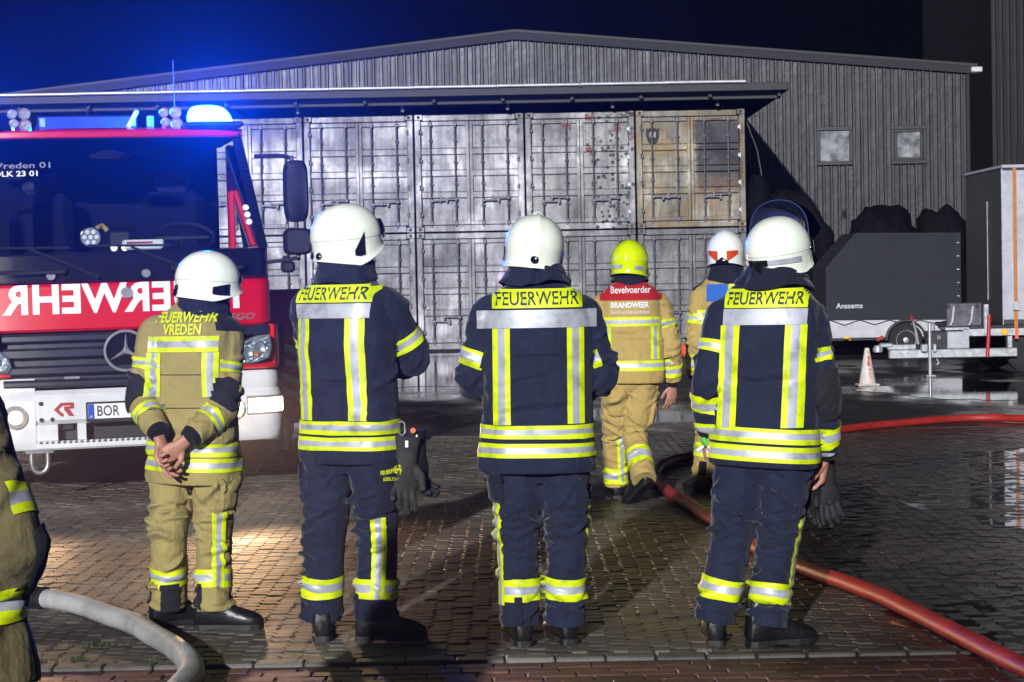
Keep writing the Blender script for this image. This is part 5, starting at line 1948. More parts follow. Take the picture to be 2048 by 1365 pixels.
def hood(parent, pos, yaw, m, drop=.20, flare=.165, seed=0, back=.02, split=False, top=.115):
    """cloth neck guard hanging from the helmet"""
    r = random.Random(seed)
    x, y, z = pos
    B = Vector((math.sin(yaw), -math.cos(yaw), 0))    # towards the back
    keys = [(Vector((x, y, z - .03)), top * 1.02, top * .93), (Vector((x, y, z - .08)) + B * .005, top * 1.05, top * .95),
            (Vector((x, y, z - .08 - drop * .5)) + B * back * .5, (top + flare) / 2, (top + flare) / 2 * .95),
            (Vector((x, y, z - .08 - drop)) + B * back, flare * .92, flare)]
    fl = folds(r, 9, .25, .95, .010, .5, .06, .35)
    for i in range(7):
        t0 = r.uniform(-PI, PI)
        fl.append((.85, t0, 0, .5, .16, r.uniform(-.012, .012)))
    if split:
        fl.append((.8, .0, 0, .6, .10, -.03))
        fl.append((.8, .25, 0, .6, .12, .012))
        fl.append((.8, -.25, 0, .6, .12, .012))
    Lm = Limb(keys, B, 24, folds=fl, sq=2.1)
    nu, nt = 30, 72
    vs, fs = [], []
    for i in range(nu + 1):
        for k in range(nt):
            th = 2 * PI * k / nt
            u = i / nu
            p = Lm.at(u, th)[2]
            if u > .5:
                p = p + Vector((0, 0, -.035 * max(0, math.cos(th)) * (u - .5) * 2 + .012 * math.sin(3 * th + seed) * (u - .5) * 2))
            vs.append(p)
    for i in range(nu):
        for k in range(nt):
            fs.append((i * nt + k, i * nt + (k + 1) % nt, (i + 1) * nt + (k + 1) % nt, (i + 1) * nt + k))
    o = MB().add(vs, fs).build('neck_guard', m, parent, smooth=True, angle=0)
    so = o.modifiers.new('s', 'SOLIDIFY'); so.thickness = .006; so.offset = -1
    return o

Y3 = [(.3, 0), (.4, 1), (.3, 0)]
def person(base, label, J, yaw, cloth, trou, seed, tape=None, pants_tape=None, size=1.0, jacket_mats=None, group='firefighters watching the burnt containers', cuffs=True):
    """J: joints in metres relative to base, axes of the yard. yaw: body turn (0 = back to the camera)"""
    r = random.Random(seed)
    t = empty('person', (base[0], base[1], 0), 0, label, 'person', group)
    J = {k: Vector(v) for k, v in J.items()}
    X = Vector((math.cos(yaw), math.sin(yaw), 0))
    B = Vector((math.sin(yaw), -math.cos(yaw), 0))
    hem, neck = J['hem'], J['neck']
    H_ = neck.z - hem.z
    w = J.get('w', Vector((1, 1, 1)))
    def tk(f, rx, ry, sx=0, back=0):
        c = hem.lerp(neck, f)
        return (c + X * sx + B * back, ry * size * w.y, rx * size * w.x)
    tors = [tk(-.005, .246, .170), tk(.03, .250, .172), tk(.22, .238, .160), tk(.45, .236, .155, 0, .005), tk(.66, .240, .155, 0, .012), tk(.80, .235, .148, 0, .014), tk(.90, .222, .136, 0, .012),
            tk(.96, .185, .118, 0, .006), tk(1.005, .140, .102), tk(1.05, .098, .09), tk(1.12, .088, .084)]
    fl = folds(r, 14, .05, .62, .011, .4, .045, .18) + folds(r, 10, .15, .5, .012, .5, .025, .10)
    for i in range(8):
        fl.append((r.uniform(0, .3), r.uniform(-PI, PI), 0, .35, .2, r.uniform(-.013, .013)))
    TL = Limb(tors, B, 60, folds=fl, sq=2.45)
    arms = {}
    for sd, sg in (('l', -1), ('r', 1)):
        sh, el, wr = J['sh' + sd], J['el' + sd], J['wr' + sd]
        inner = sh - X * sg * .075 * size + Vector((0, 0, .025))
        mid1 = sh.lerp(el, .5)
        mid2 = el.lerp(wr, .5)
        fd = (wr - el).normalized()
        az_ = size * J.get('arm', Vector((1, 0, 0))).x
        keys = [(inner, .075 * az_, .072 * az_), (sh, .088 * az_, .084 * az_), (mid1, .078 * az_, .078 * az_), (el, .073 * az_, .072 * az_), (mid2, .067 * az_, .067 * az_), (wr, .061 * az_, .060 * az_)]
        ue = .52
        f2 = folds(r, 16, .40, .72, .018, .65, .024, .10) + folds(r, 9, .12, .4, .014, .6, .03, .12) + folds(r, 9, .7, .95, .013, .6, .024, .08)
        ref = B if abs(fd.dot(B)) < .8 else X
        arms[sd] = Limb(keys, B + X * .15 + Vector((0, 0, .1)), 48, folds=f2)
    me = fuse([TL.geo(90, 72), arms['l'].geo(80, 40), arms['r'].geo(80, 40)], .0070, 1)
    jk = finish(me, 'jacket', cloth, t)
    W = Wrap(me, jk)
    # trousers
    legs = {}
    pel = (J['hipl'] + J['hipr']) / 2
    for sd, sg in (('l', -1), ('r', 1)):
        hp, kn, an = J['hip' + sd], J['kn' + sd], J['an' + sd]
        top = Vector((hp.x, hp.y, max(hp.z, .70) + .12)) - X * sg * .012
        end = an + Vector((0, 0, .0)) if 'flat' not in J else an
        bot = Vector((an.x, an.y, max(.085, an.z))) if J.get('lift' + sd) is None else an
        keys = [(top, .105 * size, .100 * size), (hp, .122 * size, .108 * size), (hp.lerp(kn, .5), .108 * size, .098 * size), (kn, .094 * size, .086 * size), (kn.lerp(bot, .45), .092 * size, .084 * size), (bot, .095 * size, .087 * size)]
        f2 = folds(r, 16, .34, .64, .020, .7, .019, .08, 0.0) + folds(r, 16, .68, .99, .019, .7, .018, .07) + folds(r, 10, .10, .36, .018, .6, .03, .18)
        f2 += [(r.uniform(.2, .9), r.uniform(-PI, PI), 0, .3, .25, r.uniform(-.010, .010)) for _ in range(6)]
        legs[sd] = Limb(keys, B, 56, folds=f2)
    pk = [(pel + Vector((0, 0, -.05)), .09, .12), (pel + Vector((0, 0, .02)), .128 * size, .19 * size), (pel + Vector((0, 0, .12)), .122 * size, .19 * size), (pel + Vector((0, 0, .25)), .11 * size, .17 * size)]
    PL = Limb(pk, B, 16)
    me2 = fuse([legs['l'].geo(90, 44), legs['r'].geo(90, 44), PL.geo(16, 40)], .0070, 1)
    tr = finish(me2, 'trousers', trou, t)
    W2 = Wrap(me2, tr)
    # the body underneath: head, neck, trunk, limbs, hands - one mesh
    hd = J['head']
    bp_ = [ellipsoid(hd + Vector((0, 0, -.03)), (.078, .098, .118)), Limb([(neck - Vector((0, 0, .08)), .06), (neck.lerp(hd, .5), .056), (hd - Vector((0, 0, .04)), .05)], B, 8).geo(8, 14)]
    hy = J.get('hyaw', Vector((yaw, 0, 0))).x
    fw = Vector((-math.sin(hy), math.cos(hy), 0))
    rt = Vector((math.cos(hy), math.sin(hy), 0))
    bp_.append(ellipsoid(hd + fw * .10 + Vector((0, 0, -.055)), (.016, .022, .024)))     # nose
    bp_.append(ellipsoid(hd + fw * .055 + Vector((0, 0, -.115)), (.045, .045, .03)))      # jaw
    for sg in (-1, 1):
        bp_.append(ellipsoid(hd + rt * .078 * sg + Vector((0, 0, -.045)), (.014, .02, .032)))
        bp_.append(ellipsoid(hd + rt * .032 * sg + fw * .082 + Vector((0, 0, -.03)), (.02, .016, .012)))
    bp_.append(Limb([(pel + Vector((0, 0, .1)), .1, .14), (hem.lerp(neck, .5), .1, .15), (hem.lerp(neck, .85), .09, .15), (neck, .05, .06)], B, 16).geo(16, 20))
    for sd, sg in (('l', -1), ('r', 1)):
        bp_.append(Limb([(J['sh' + sd], .055), (J['el' + sd], .045), (J['wr' + sd] + (J['wr' + sd] - J['el' + sd]).normalized() * .02, .030)], X + Vector((0, .1, .1)), 14).geo(14, 14))
        bp_.append(Limb([(J['hip' + sd] + Vector((0, 0, .1)), .085), (J['kn' + sd], .06), (J['an' + sd], .04)], B, 14).geo(14, 14))
    bm_ = fuse(bp_, .014, 2)
    hands = []
    for sd, sg in (('l', -1), ('r', 1)):
        hs = J.get('hand' + sd)
        wr, el = J['wr' + sd], J['el' + sd]
        fd = (wr - el).normalized()
        spec = HANDS.get((seed, sd))
        if spec is None:
            spec = dict(fwd=fd, palm=-X * sg + Vector((0, .2, 0)), side=-sg)
        st = spec.get('wrist', wr + fd * .035)
        kw = {k: v for k, v in spec.items() if k not in ('fwd', 'palm', 'side', 'wrist')}
        hm = fuse(hand_parts(st, spec['fwd'], spec['palm'], spec['side'], **kw), .0034, 2)
        hands.append(hm)
    bm = bmesh.new()
    bm.from_mesh(bm_)
    for h_ in hands:
        bm.from_mesh(h_)
        bpy.data.meshes.remove(h_)
    bm.to_mesh(bm_); bm.free()
    finish(bm_, 'body', M_skin, t)
    if cuffs:
        for sd in 'lr':
            wr, el = J['wr' + sd], J['el' + sd]
            fd = (wr - el).normalized()
            MB().tube([wr - fd * .02, wr + fd * .012, wr + fd * .03], [.054, .050, .044], 20).build('knit_cuff', M_blk, jk, smooth=True)
    ctx = dict(t=t, jk=jk, tr=tr, W=W, W2=W2, TL=TL, arms=arms, legs=legs, X=X, B=B, hem=hem, neck=neck, size=size, yaw=yaw)
    return ctx

HANDS = {}

# ---- ways to lay strips on a figure
def ring_ray(L, u0, u1, t0, t1, reach=.07):
    def f(a, b):
        u = u0 + (u1 - u0) * b
        th = t0 + (t1 - t0) * a
        C, v, p = L.at(u, th, False)
        d = -v.normalized()
        return C + v - d * reach, d, reach + .09
    return f
def along_ray(L, u0, u1, t0, t1, reach=.05):
    def f(a, b):
        u = u0 + (u1 - u0) * a
        th = t0 + (t1 - t0) * b
        C, v, p = L.at(u, th, False)
        d = -v.normalized()
        return C + v - d * reach, d, reach + .09
    return f
def back_ray(c, x0, x1, z0, z1, vertical=False):
    """planar from behind: x across the back, z height (absolute)"""
    X, B, hem, neck = c['X'], c['B'], c['hem'], c['neck']
    def pt(x, z):
        f = (z - hem.z) / (neck.z - hem.z)
        o = hem.lerp(neck, f) + X * x + B * .5
        return Vector((o.x, o.y, z)), -B, .6
    if vertical:
        return lambda a, b: pt(x0 + (x1 - x0) * b, z0 + (z1 - z0) * a)
    return lambda a, b: pt(x0 + (x1 - x0) * a, z0 + (z1 - z0) * b)
def band(c, z0, z1, t0=-PI, t1=PI, mats=None, rows=Y3, nu=96):
    hz, nz = c['hem'].z, c['neck'].z
    L = c['TL']
    # limb parameter for a height
    def u_of(z):
        lo, hi = 0., 1.
        for _ in range(30):
            m_ = (lo + hi) / 2
            if L.at(m_, 0, False)[0].z < z: lo = m_
            else: hi = m_
        return lo
    return c['W'].strip('reflective_tape', ring_ray(L, u_of(z0), u_of(z1), t0, t1), nu, rows, mats, length=1.4, width=z1 - z0)
def back_text(c, s, w, h, x, z, m, name='lettering', off=.0085, **k):
    f = back_ray(c, 0, 1, 0, 1)
    X, B, hem, neck = c['X'], c['B'], c['hem'], c['neck']
    def fn(tx, tz):
        zz = z + tz
        q = (zz - hem.z) / (neck.z - hem.z)
        o = hem.lerp(neck, q) + X * (x + tx) + B * .5
        return Vector((o.x, o.y, zz)), -B, .6
    return c['W'].text(name, s, w, h, fn, m, off, **k)
# ================================================================== CAST
YS, YP = [M_ylw, M_slv], [M_ylp, M_slp]
def u_at(L, z):
    lo, hi = 0., 1.
    up = L.at(1, 0, False)[0].z > L.at(0, 0, False)[0].z
    for _ in range(30):
        m_ = (lo + hi) / 2
        if (L.at(m_, 0, False)[0].z < z) == up: lo = m_
        else: hi = m_
    return lo
def sleeve(c, sd, u0, u1, mats, t0=-PI, t1=PI, nu=44):
    c['W'].strip('sleeve_tape', ring_ray(c['arms'][sd], u0, u1, t0, t1, .03), nu, Y3, mats, length=.5, width=.07)
def leg_ring(c, sd, z0, z1, mats, t0=-PI, t1=PI, nu=48):
    L = c['legs'][sd]
    c['W2'].strip('leg_tape', ring_ray(L, u_at(L, z1), u_at(L, z0), t0, t1, .03), nu, Y3, mats, length=.6, width=z1 - z0)
def leg_side(c, sd, z0, z1, tm, mats, w=.07):
    L = c['legs'][sd]
    h = w / 2 / (.098 * c['size'])
    c['W2'].strip('side_tape', along_ray(L, u_at(L, z1), u_at(L, z0), tm - h, tm + h, .03), 44, Y3, mats, off=.007, length=z1 - z0, width=w)
def pad(c, which, L, u0, u1, t0, t1, m, name, off=.006, square=False):
    W = c['W'] if which == 'j' else c['W2']
    um, tm, uh, th_ = (u0 + u1) / 2, (t0 + t1) / 2, (u1 - u0) / 2, (t1 - t0) / 2
    def f(a, b):
        # rounded outline
        x, y = a * 2 - 1, b * 2 - 1
        k_ = .02 if square else .35
        x2, y2 = x * math.sqrt(1 - y * y * k_), y * math.sqrt(1 - x * x * k_)
        C, v, p = L.at(um + uh * x2, tm + th_ * y2, False)
        d = -v.normalized()
        return C + v - d * .03, d, .09
    W.strip(name, f, 26, [(2.6, 0)], [m], off=off + .003)
def pocket(c, sd, z0, z1, t0, t1, m, depth=.022):
    L = c['legs'][sd]
    u0, u1 = u_at(L, z1), u_at(L, z0)
    vs, fs = [], []
    n, k = 8, 8
    for lay in (0, 1):
        for i in range(n + 1):
            for j in range(k + 1):
                a, b = i / n, j / k
                e = 0 if lay == 0 else depth * min(1, 6 * min(a, 1 - a, b, 1 - b) + .25)
                C, v, p = L.at(u0 + (u1 - u0) * a, t0 + (t1 - t0) * b, False)
                vs.append(C + v * ((v.length + .002 + e) / v.length) if lay else C + v * ((v.length - .015) / v.length))
    q = (n + 1) * (k + 1)
    for i in range(n):
        for j in range(k):
            f = (i * (k + 1) + j, (i + 1) * (k + 1) + j, (i + 1) * (k + 1) + j + 1, i * (k + 1) + j + 1)
            fs.append(tuple(x + q for x in f))
    rim = [i * (k + 1) for i in range(n + 1)] + [n * (k + 1) + j for j in range(1, k + 1)] + [i * (k + 1) + k for i in range(n - 1, -1, -1)] + [j for j in range(k - 1, 0, -1)]
    for a, b in zip(rim, rim[1:] + rim[:1]):
        fs.append((a, b, b + q, a + q))
    MB().add(vs, fs).build('pocket', m, c['tr'], smooth=True, angle=60)
    fz = (u0, u0 + (u1 - u0) * .3)
    c['W2'].strip('pocket_flap', along_ray(L, fz[0] - .004, fz[1], t0 - .04, t1 + .04), 10, [(1, 0)], [m], off=depth + .008)
def yoke_patch(c, w, z0, z1, m, name='back_patch', x=0.0, off=.006):
    return c['W'].strip(name, back_ray(c, x - w / 2, x + w / 2, z0, z1), 40, [(1, 0)], [m], off=off)
def seam(c, z, x0, x1, off=.0015):
    c['W'].strip('seam', back_ray(c, x0, x1, z - .002, z + .002), 30, [(1, 0)], [M_blk], off=off)

# ---- the man in tan with his hands clasped behind him
HANDS[(1, 'l')] = dict(wrist=Vector((-.118, -.215, .875)), fwd=(.25, .05, -1), palm=(.75, -.65, .1), side=1, curl=(.35, .45, .5, .55), thumb=.3)
HANDS[(1, 'r')] = dict(wrist=Vector((-.02, -.235, .868)), fwd=(-.85, -.05, -.65), palm=(.35, -.95, -.2), side=-1, curl=(.85, .9, .95, 1.0), thumb=.6)
p1 = person((-1.458, 9.568), 'short firefighter in tan gear with hands clasped behind his back', dict(
    head=(.085, .0, 1.592), hyaw=(R(-68), 0, 0), neck=(.02, 0, 1.455), hem=(-.005, 0, .675), shl=(-.165, 0, 1.355), shr=(.160, -.02, 1.345), w=(.93, .98, 1),
    ell=(-.225, -.06, 1.045), wrl=(-.133, -.195, .925), elr=(.155, -.10, 1.015), wrr=(.028, -.225, .905),
    hipl=(-.11, .03, .72), hipr=(.09, -.03, .72), knl=(-.128, 0, .40), knr=(.078, 0, .396), anl=(-.15, .09, .10), anr=(.075, -.03, .085)),
    R(-18), M_tan, M_tan, 1, size=.92)
W = p1['W']
back_text(p1, 'FEUERWEHR', .285, .048, .005, 1.425, M_ylt, bold=.03)
back_text(p1, 'VREDEN', .185, .048, .0, 1.372, M_ylt, bold=.03)
W.strip('reflective_tape', back_ray(p1, -.165, .165, 1.272, 1.342), 40, Y3, YS, length=.33, width=.07)
for x in (-.135, .135):
    W.strip('reflective_tape', back_ray(p1, x - .033, x + .033, 1.07, 1.270, True), 30, Y3, YS, length=.28, width=.066)
band(p1, .800, .862, mats=YS)
band(p1, .730, .792, mats=YS)
for sd in 'lr':
    sleeve(p1, sd, .33, .42, YS)
    sleeve(p1, sd, .775, .865, YS)
pad(p1, 'j', p1['arms']['r'], .46, .74, -1.3, 1.0, M_pad, 'elbow_pad')
pad(p1, 'j', p1['arms']['l'], .46, .72, -.4, 1.9, M_pad, 'elbow_pad')
W.strip('shoulder_pad', ring_ray(p1['TL'], .79, .92, R(48), R(110)), 12, [(1, 0)], [M_pad], off=.006)
leg_ring(p1, 'l', .215, .30, YS)
leg_ring(p1, 'r', .195, .275, YS)
leg_side(p1, 'r', .195, .55, R(-42), YS)
pocket(p1, 'r', .56, .70, R(-100), R(-42), M_tan)
pad(p1, 't', p1['legs']['l'], .82, .99, -1.1, -.05, M_pad, 'calf_patch', .004, True)
pad(p1, 't', p1['legs']['l'], .80, .97, .75, 1.25, M_pad, 'side_patch', .004, True)
pad(p1, 't', p1['legs']['r'], .83, .985, .2, .65, M_pad, 'side_patch', .004, True)
seam(p1, 1.17, -.16, .16); seam(p1, 1.02, -.15, .15)
boot(p1['t'], (-.15, .10), (.75, .5))
boot(p1['t'], (.075, -.03), (1, -.06), s=1.0)
helmet(p1['t'], (.085, .0, 1.592), R(-68), R(-5), 0, M_helm, 'vent', .95)
hood(p1['t'], (.06, 0, 1.60), R(-50), M_navy, .115, .135, 1, back=.012, top=.108)

# ---- navy, arms crossed
p2 = person((-.671, 9.187), 'firefighter in navy gear with crossed arms and gloves hanging at his hip', dict(
    head=(-.038, 0, 1.772), hyaw=(R(-62), 0, 0), neck=(-.045, 0, 1.575), hem=(-.045, 0, .79), shl=(-.215, .06, 1.465), shr=(.125, -.05, 1.465),
    ell=(-.20, .22, 1.20), wrl=(.02, .30, 1.22), elr=(.240, .04, 1.235), wrr=(.03, .26, 1.19),
    hipl=(-.142, .045, .79), hipr=(.060, -.045, .79), knl=(-.172, 0, .42), knr=(.065, 0, .42), anl=(-.190, .05, .09), anr=(.05, -.03, .09), w=(.95, .98, 1)),
    R(-30), M_navy, M_navy, 2)
W = p2['W']
yoke_patch(p2, .375, 1.485, 1.560, M_ylp)
back_text(p2, 'FEUERWEHR', .345, .052, .0, 1.522, M_drk, bold=.012)
W.strip('silver_band', back_ray(p2, -.185, .185, 1.418, 1.480), 40, [(1, 1)], YP)
for x in (-.135, .13):
    W.strip('reflective_tape', back_ray(p2, x - .04, x + .04, .975, 1.417, True), 40, Y3, YP)
band(p2, .914, .974, mats=YP)
band(p2, .845, .903, mats=YP)
sleeve(p2, 'r', .34, .43, YP, R(-140), R(60))
sleeve(p2, 'l', .34, .43, YP)
leg_ring(p2, 'l', .205, .295, YS)
leg_ring(p2, 'r', .185, .27, YS)
leg_side(p2, 'r', .185, .565, R(-38), YS, .068)
pocket(p2, 'r', .58, .80, R(-95), R(-35), M_navyd)
pocket(p2, 'l', .60, .76, R(40), R(95), M_navyd, .014)
pad(p2, 't', p2['legs']['r'], .86, .985, .3, .75, M_navyd, 'heel_patch', .004, True)
pad(p2, 't', p2['legs']['l'], .85, .985, .5, 1.0, M_navyd, 'heel_patch', .004, True)
Lp = p2['legs']['r']
def pk_fn(tx, tz):
    th = R(-66) - tx / .12
    u = u_at(Lp, .765 + tz)
    C, v, p = Lp.at(u, th, False)
    d = -v.normalized()
    return C + v - d * .08, d, .2
p2['W2'].text('pocket_lettering', 'FEUERWEHR', .095, .016, pk_fn, M_ylt, .038, bold=.03)
def pk_fn2(tx, tz): return pk_fn(tx, tz - .024)
p2['W2'].text('pocket_lettering', 'SÜDLOHN', .075, .016, pk_fn2, M_ylt, .038, bold=.03)
seam(p2, 1.15, -.09, .085)
boot(p2['t'], (-.19, .04), (-.05, 1))
boot(p2['t'], (.05, -.03), (1, .08))
helmet(p2['t'], (-.038, 0, 1.772), R(-62), R(6), R(2), M_helm, 'dome', 1.02)
hood(p2['t'], (-.045, .0, 1.775), R(-40), M_navy, .115, .142, 2, back=.015, top=.115)

# ---- navy, arms forward, in the middle
p3 = person((.085, 9.003), 'broad firefighter in navy gear standing square in the middle, hands in front', dict(
    head=(.018, 0, 1.708), neck=(.025, 0, 1.535), hem=(.018, 0, .752), shl=(-.178, .0, 1.42), shr=(.215, .0, 1.415),
    ell=(-.255, .03, 1.145), wrl=(-.13, .28, 1.06), elr=(.297, .03, 1.15), wrr=(.17, .28, 1.06),
    hipl=(-.075, 0, .75), hipr=(.13, 0, .75), knl=(-.075, 0, .39), knr=(.13, 0, .39), anl=(-.072, 0, .09), anr=(.12, .03, .085), w=(1.0, 1.05, 1)),
    R(0), M_navy, M_navy, 3, size=1.0)
W = p3['W']
yoke_patch(p3, .375, 1.448, 1.527, M_ylp)
back_text(p3, 'FEUERWEHR', .345, .055, .0, 1.487, M_drk, bold=.012)
W.strip('silver_band', back_ray(p3, -.255, .25, 1.365, 1.440), 50, [(1, 1)], YS, length=.5, width=.075)
for x in (-.152, .158):
    W.strip('reflective_tape', back_ray(p3, x - .036, x + .036, .957, 1.364, True), 40, Y3, YS, length=.4, width=.072)
band(p3, .896, .956, mats=YS)
band(p3, .815, .876, mats=YS)
sleeve(p3, 'l', .36, .46, YS)
sleeve(p3, 'r', .36, .46, YS, R(0), R(180))
leg_ring(p3, 'l', .195, .29, YP)
leg_ring(p3, 'r', .20, .295, YP)
leg_side(p3, 'l', .18, .62, R(62), YS, .062)
leg_side(p3, 'r', .40, .60, R(-84), YS, .062)
pocket(p3, 'l', .62, .75, R(30), R(85), M_navyd)
pad(p3, 't', p3['legs']['l'], .84, .985, -.1, .22, M_navyd, 'heel_patch', .004, True)
seam(p3, 1.25, -.1, .1); seam(p3, 1.13, -.03, .03)
boot(p3['t'], (-.072, .0), (-.2, 1))
boot(p3['t'], (.12, .03), (-.25, 1))
helmet(p3['t'], (.018, 0, 1.708), R(4), R(2), R(7), M_helm, 'ridge', .97)
hood(p3['t'], (.022, .0, 1.715), R(2), M_navy, .085, .152, 3, back=.025, split=True, top=.118)

# ---- navy, arms hanging, visor up
HANDS[(4, 'r')] = dict(wrist=Vector((.342, .085, .775)), fwd=(-.1, .05, -1), palm=(-.9, .3, 0), side=-1, curl=(.65, .75, .8, .8), thumb=.5)
HANDS[(4, 'l')] = dict(wrist=Vector((-.160, .09, .885)), fwd=(.02, .1, -1), palm=(.9, .2, 0), side=1, curl=(.8, .85, .9, .9), thumb=.5)
p4 = person((.986, 8.879), 'firefighter in navy gear with raised clear visor holding black gloves', dict(
    head=(.150, 0, 1.675), hyaw=(R(-38), 0, 0), neck=(.115, 0, 1.525), hem=(.068, 0, .768), shl=(-.080, .02, 1.39), shr=(.262, -.03, 1.38),
    ell=(-.158, -.01, 1.11), wrl=(-.158, .07, .925), elr=(.318, -.05, 1.075), wrr=(.345, .07, .815),
    hipl=(-.03, .03, .74), hipr=(.16, -.03, .74), knl=(-.078, .03, .40), knr=(.112, 0, .375), anl=(-.142, .05, .10), anr=(.069, -.03, .085), w=(.95, 1, 1)),
    R(-17), M_navy, M_navy, 4)
W = p4['W']
yoke_patch(p4, .345, 1.432, 1.510, M_ylp)
back_text(p4, 'FEUERWEHR', .315, .050, .0, 1.470, M_drk, bold=.02, shear=.05)
W.strip('silver_band', back_ray(p4, -.175, .175, 1.362, 1.428), 40, [(1, 1)], YP)
for x in (-.14, .135):
    W.strip('reflective_tape', back_ray(p4, x - .043, x + .043, .932, 1.361, True), 40, Y3, YP)
band(p4, .866, .931, mats=YP)
band(p4, .790, .855, mats=YP)
sleeve(p4, 'r', .30, .40, YP, R(-60), R(120))
sleeve(p4, 'l', .32, .42, YP, R(-20), R(180))
sleeve(p4, 'r', .80, .93, YP)
sleeve(p4, 'l', .70, .83, YP)
pad(p4, 'j', p4['arms']['r'], .44, .72, -1.4, 1.2, M_pad, 'elbow_pad')
leg_ring(p4, 'l', .205, .29, YP)
leg_ring(p4, 'r', .18, .265, YP)
leg_side(p4, 'r', .18, .56, R(-78), YP, .06)
boot(p4['t'], (-.142, .05), (.05, 1))
boot(p4['t'], (.069, -.03), (1, .35))
helmet(p4['t'], (.150, 0, 1.675), R(-42), R(10), R(0), M_helm, 'band', 1.0)
hood(p4['t'], (.135, .0, 1.695), R(-25), M_navyd, .095, .165, 4, back=.02, top=.118)

# ---- golden tan, walking away, yellow helmet
HANDS[(5, 'r')] = dict(wrist=Vector((.335, .065, .80)), fwd=(-.12, .1, -1), palm=(-.5, .8, 0), side=-1, curl=(.25, .3, .35, .4), thumb=.2)
p5 = person((.786, 14.635), 'firefighter in golden tan gear and neon yellow helmet walking away', dict(
    head=(.045, 0, 1.683), hyaw=(R(-14), 0, 0), neck=(.048, 0, 1.512), hem=(.04, 0, .832), shl=(-.14, 0, 1.38), shr=(.238, 0, 1.37),
    ell=(-.20, -.03, 1.10), wrl=(-.18, .15, .86), elr=(.318, -.02, 1.09), wrr=(.332, .05, .835),
    hipl=(-.065, 0, .80), hipr=(.115, 0, .80), knl=(-.075, .14, .43), knr=(.06, .02, .45), anl=(-.065, .22, .10), anr=(.105, -.24, .17), liftr=(1, 0, 0), w=(.93, 1, 1)),
    R(-3), M_tan2, M_tan2, 5, group='firefighters watching the burnt containers')
W = p5['W']
W.strip('red_yoke', back_ray(p5, -.215, .215, 1.405, 1.53), 44, [(1, 0)], [M_redc], off=.005)
back_text(p5, 'Bevelvoerder', .27, .045, .0, 1.475, M_wpr, bold=.012)
back_text(p5, 'BRANDWEER', .26, .04, -.005, 1.372, M_wpr, bold=.04)
back_text(p5, 'Noord- en Oost-Gelderland', .26, .028, -.005, 1.325, M_wpr, bold=.0)
W.strip('reflective_tape', back_ray(p5, -.2, .2, 1.225, 1.29), 40, Y3, YP)
for x in (-.165, .165):
    W.strip('reflective_tape', back_ray(p5, x - .03, x + .03, .995, 1.224, True), 30, Y3, YP)
band(p5, .915, .992, mats=YP)
sleeve(p5, 'r', .30, .40, YP)
sleeve(p5, 'l', .30, .40, YP)
sleeve(p5, 'r', .80, .93, YP)
leg_ring(p5, 'l', .13, .24, YP)
leg_ring(p5, 'r', .24, .34, YP)
leg_side(p5, 'l', .14, .48, R(-30), YP, .07)
pocket(p5, 'r', .55, .72, R(-110), R(-55), M_tan2)
boot(p5['t'], (-.065, .22), (-.05, 1))
boot(p5['t'], (.105, -.22), (-.35, .45), z=.10, pitch=R(38))
helmet(p5['t'], (.045, 0, 1.683), R(-14), R(2), R(2), M_hely, 'jet', 1.0)
hood(p5['t'], (.045, .0, 1.695), R(-5), M_navyd, .075, .13, 5, back=.01, top=.11)

# ---- tan, half hidden behind the visor man
p6 = person((1.374, 15.139), 'firefighter in tan gear half hidden behind the visored one, orange stickers on helmet', dict(
    head=(.18, 0, 1.742), hyaw=(R(-15), 0, 0), neck=(.185, 0, 1.545), hem=(.17, 0, .78), shl=(.0, .0, 1.415), shr=(.36, .0, 1.41),
    ell=(-.05, -.02, 1.12), wrl=(-.055, .08, .86), elr=(.42, 0, 1.10), wrr=(.41, .1, .84),
    hipl=(.07, 0, .77), hipr=(.26, 0, .77), knl=(.03, 0, .42), knr=(.26, 0, .42), anl=(-.005, 0, .12), anr=(.24, .05, .10), w=(.93, 1, 1)),
    R(-12), M_tan2, M_tan2, 6, group='firefighters watching the burnt containers')
W = p6['W']
W.strip('shoulder_pad', ring_ray(p6['TL'], .78, .93, R(-115), R(-62)), 10, [(1, 0)], [M_blk], off=.006)
W.strip('blue_panel', back_ray(p6, -.13, .02, 1.38, 1.5), 20, [(1, 0)], [M_bluec], off=.007)
W.strip('lime_panel', back_ray(p6, .03, .15, 1.38, 1.5), 20, [(1, 0)], [M_ylp], off=.007)
band(p6, .93, 1.0, mats=YP)
W.strip('reflective_tape', back_ray(p6, -.2, .2, 1.25, 1.32), 40, Y3, YP)
sleeve(p6, 'l', .32, .44, YP)
sleeve(p6, 'l', .80, .92, YP)
leg_ring(p6, 'l', .26, .36, YP)
leg_ring(p6, 'r', .26, .36, YP)
leg_side(p6, 'l', .26, .50, R(75), YP, .07)
pad(p6, 't', p6['legs']['l'], .86, .985, -.2, .35, M_blk, 'heel_patch', .004, True)
boot(p6['t'], (-.005, .0), (-.6, 1))
boot(p6['t'], (.24, .05), (.1, 1))
helmet(p6['t'], (.18, 0, 1.742), R(-16), R(0), 0, M_helw, 'jet', 1.03)
hood(p6['t'], (.18, .0, 1.745), R(-10), M_navyd, .13, .150, 6, back=.01, top=.115)

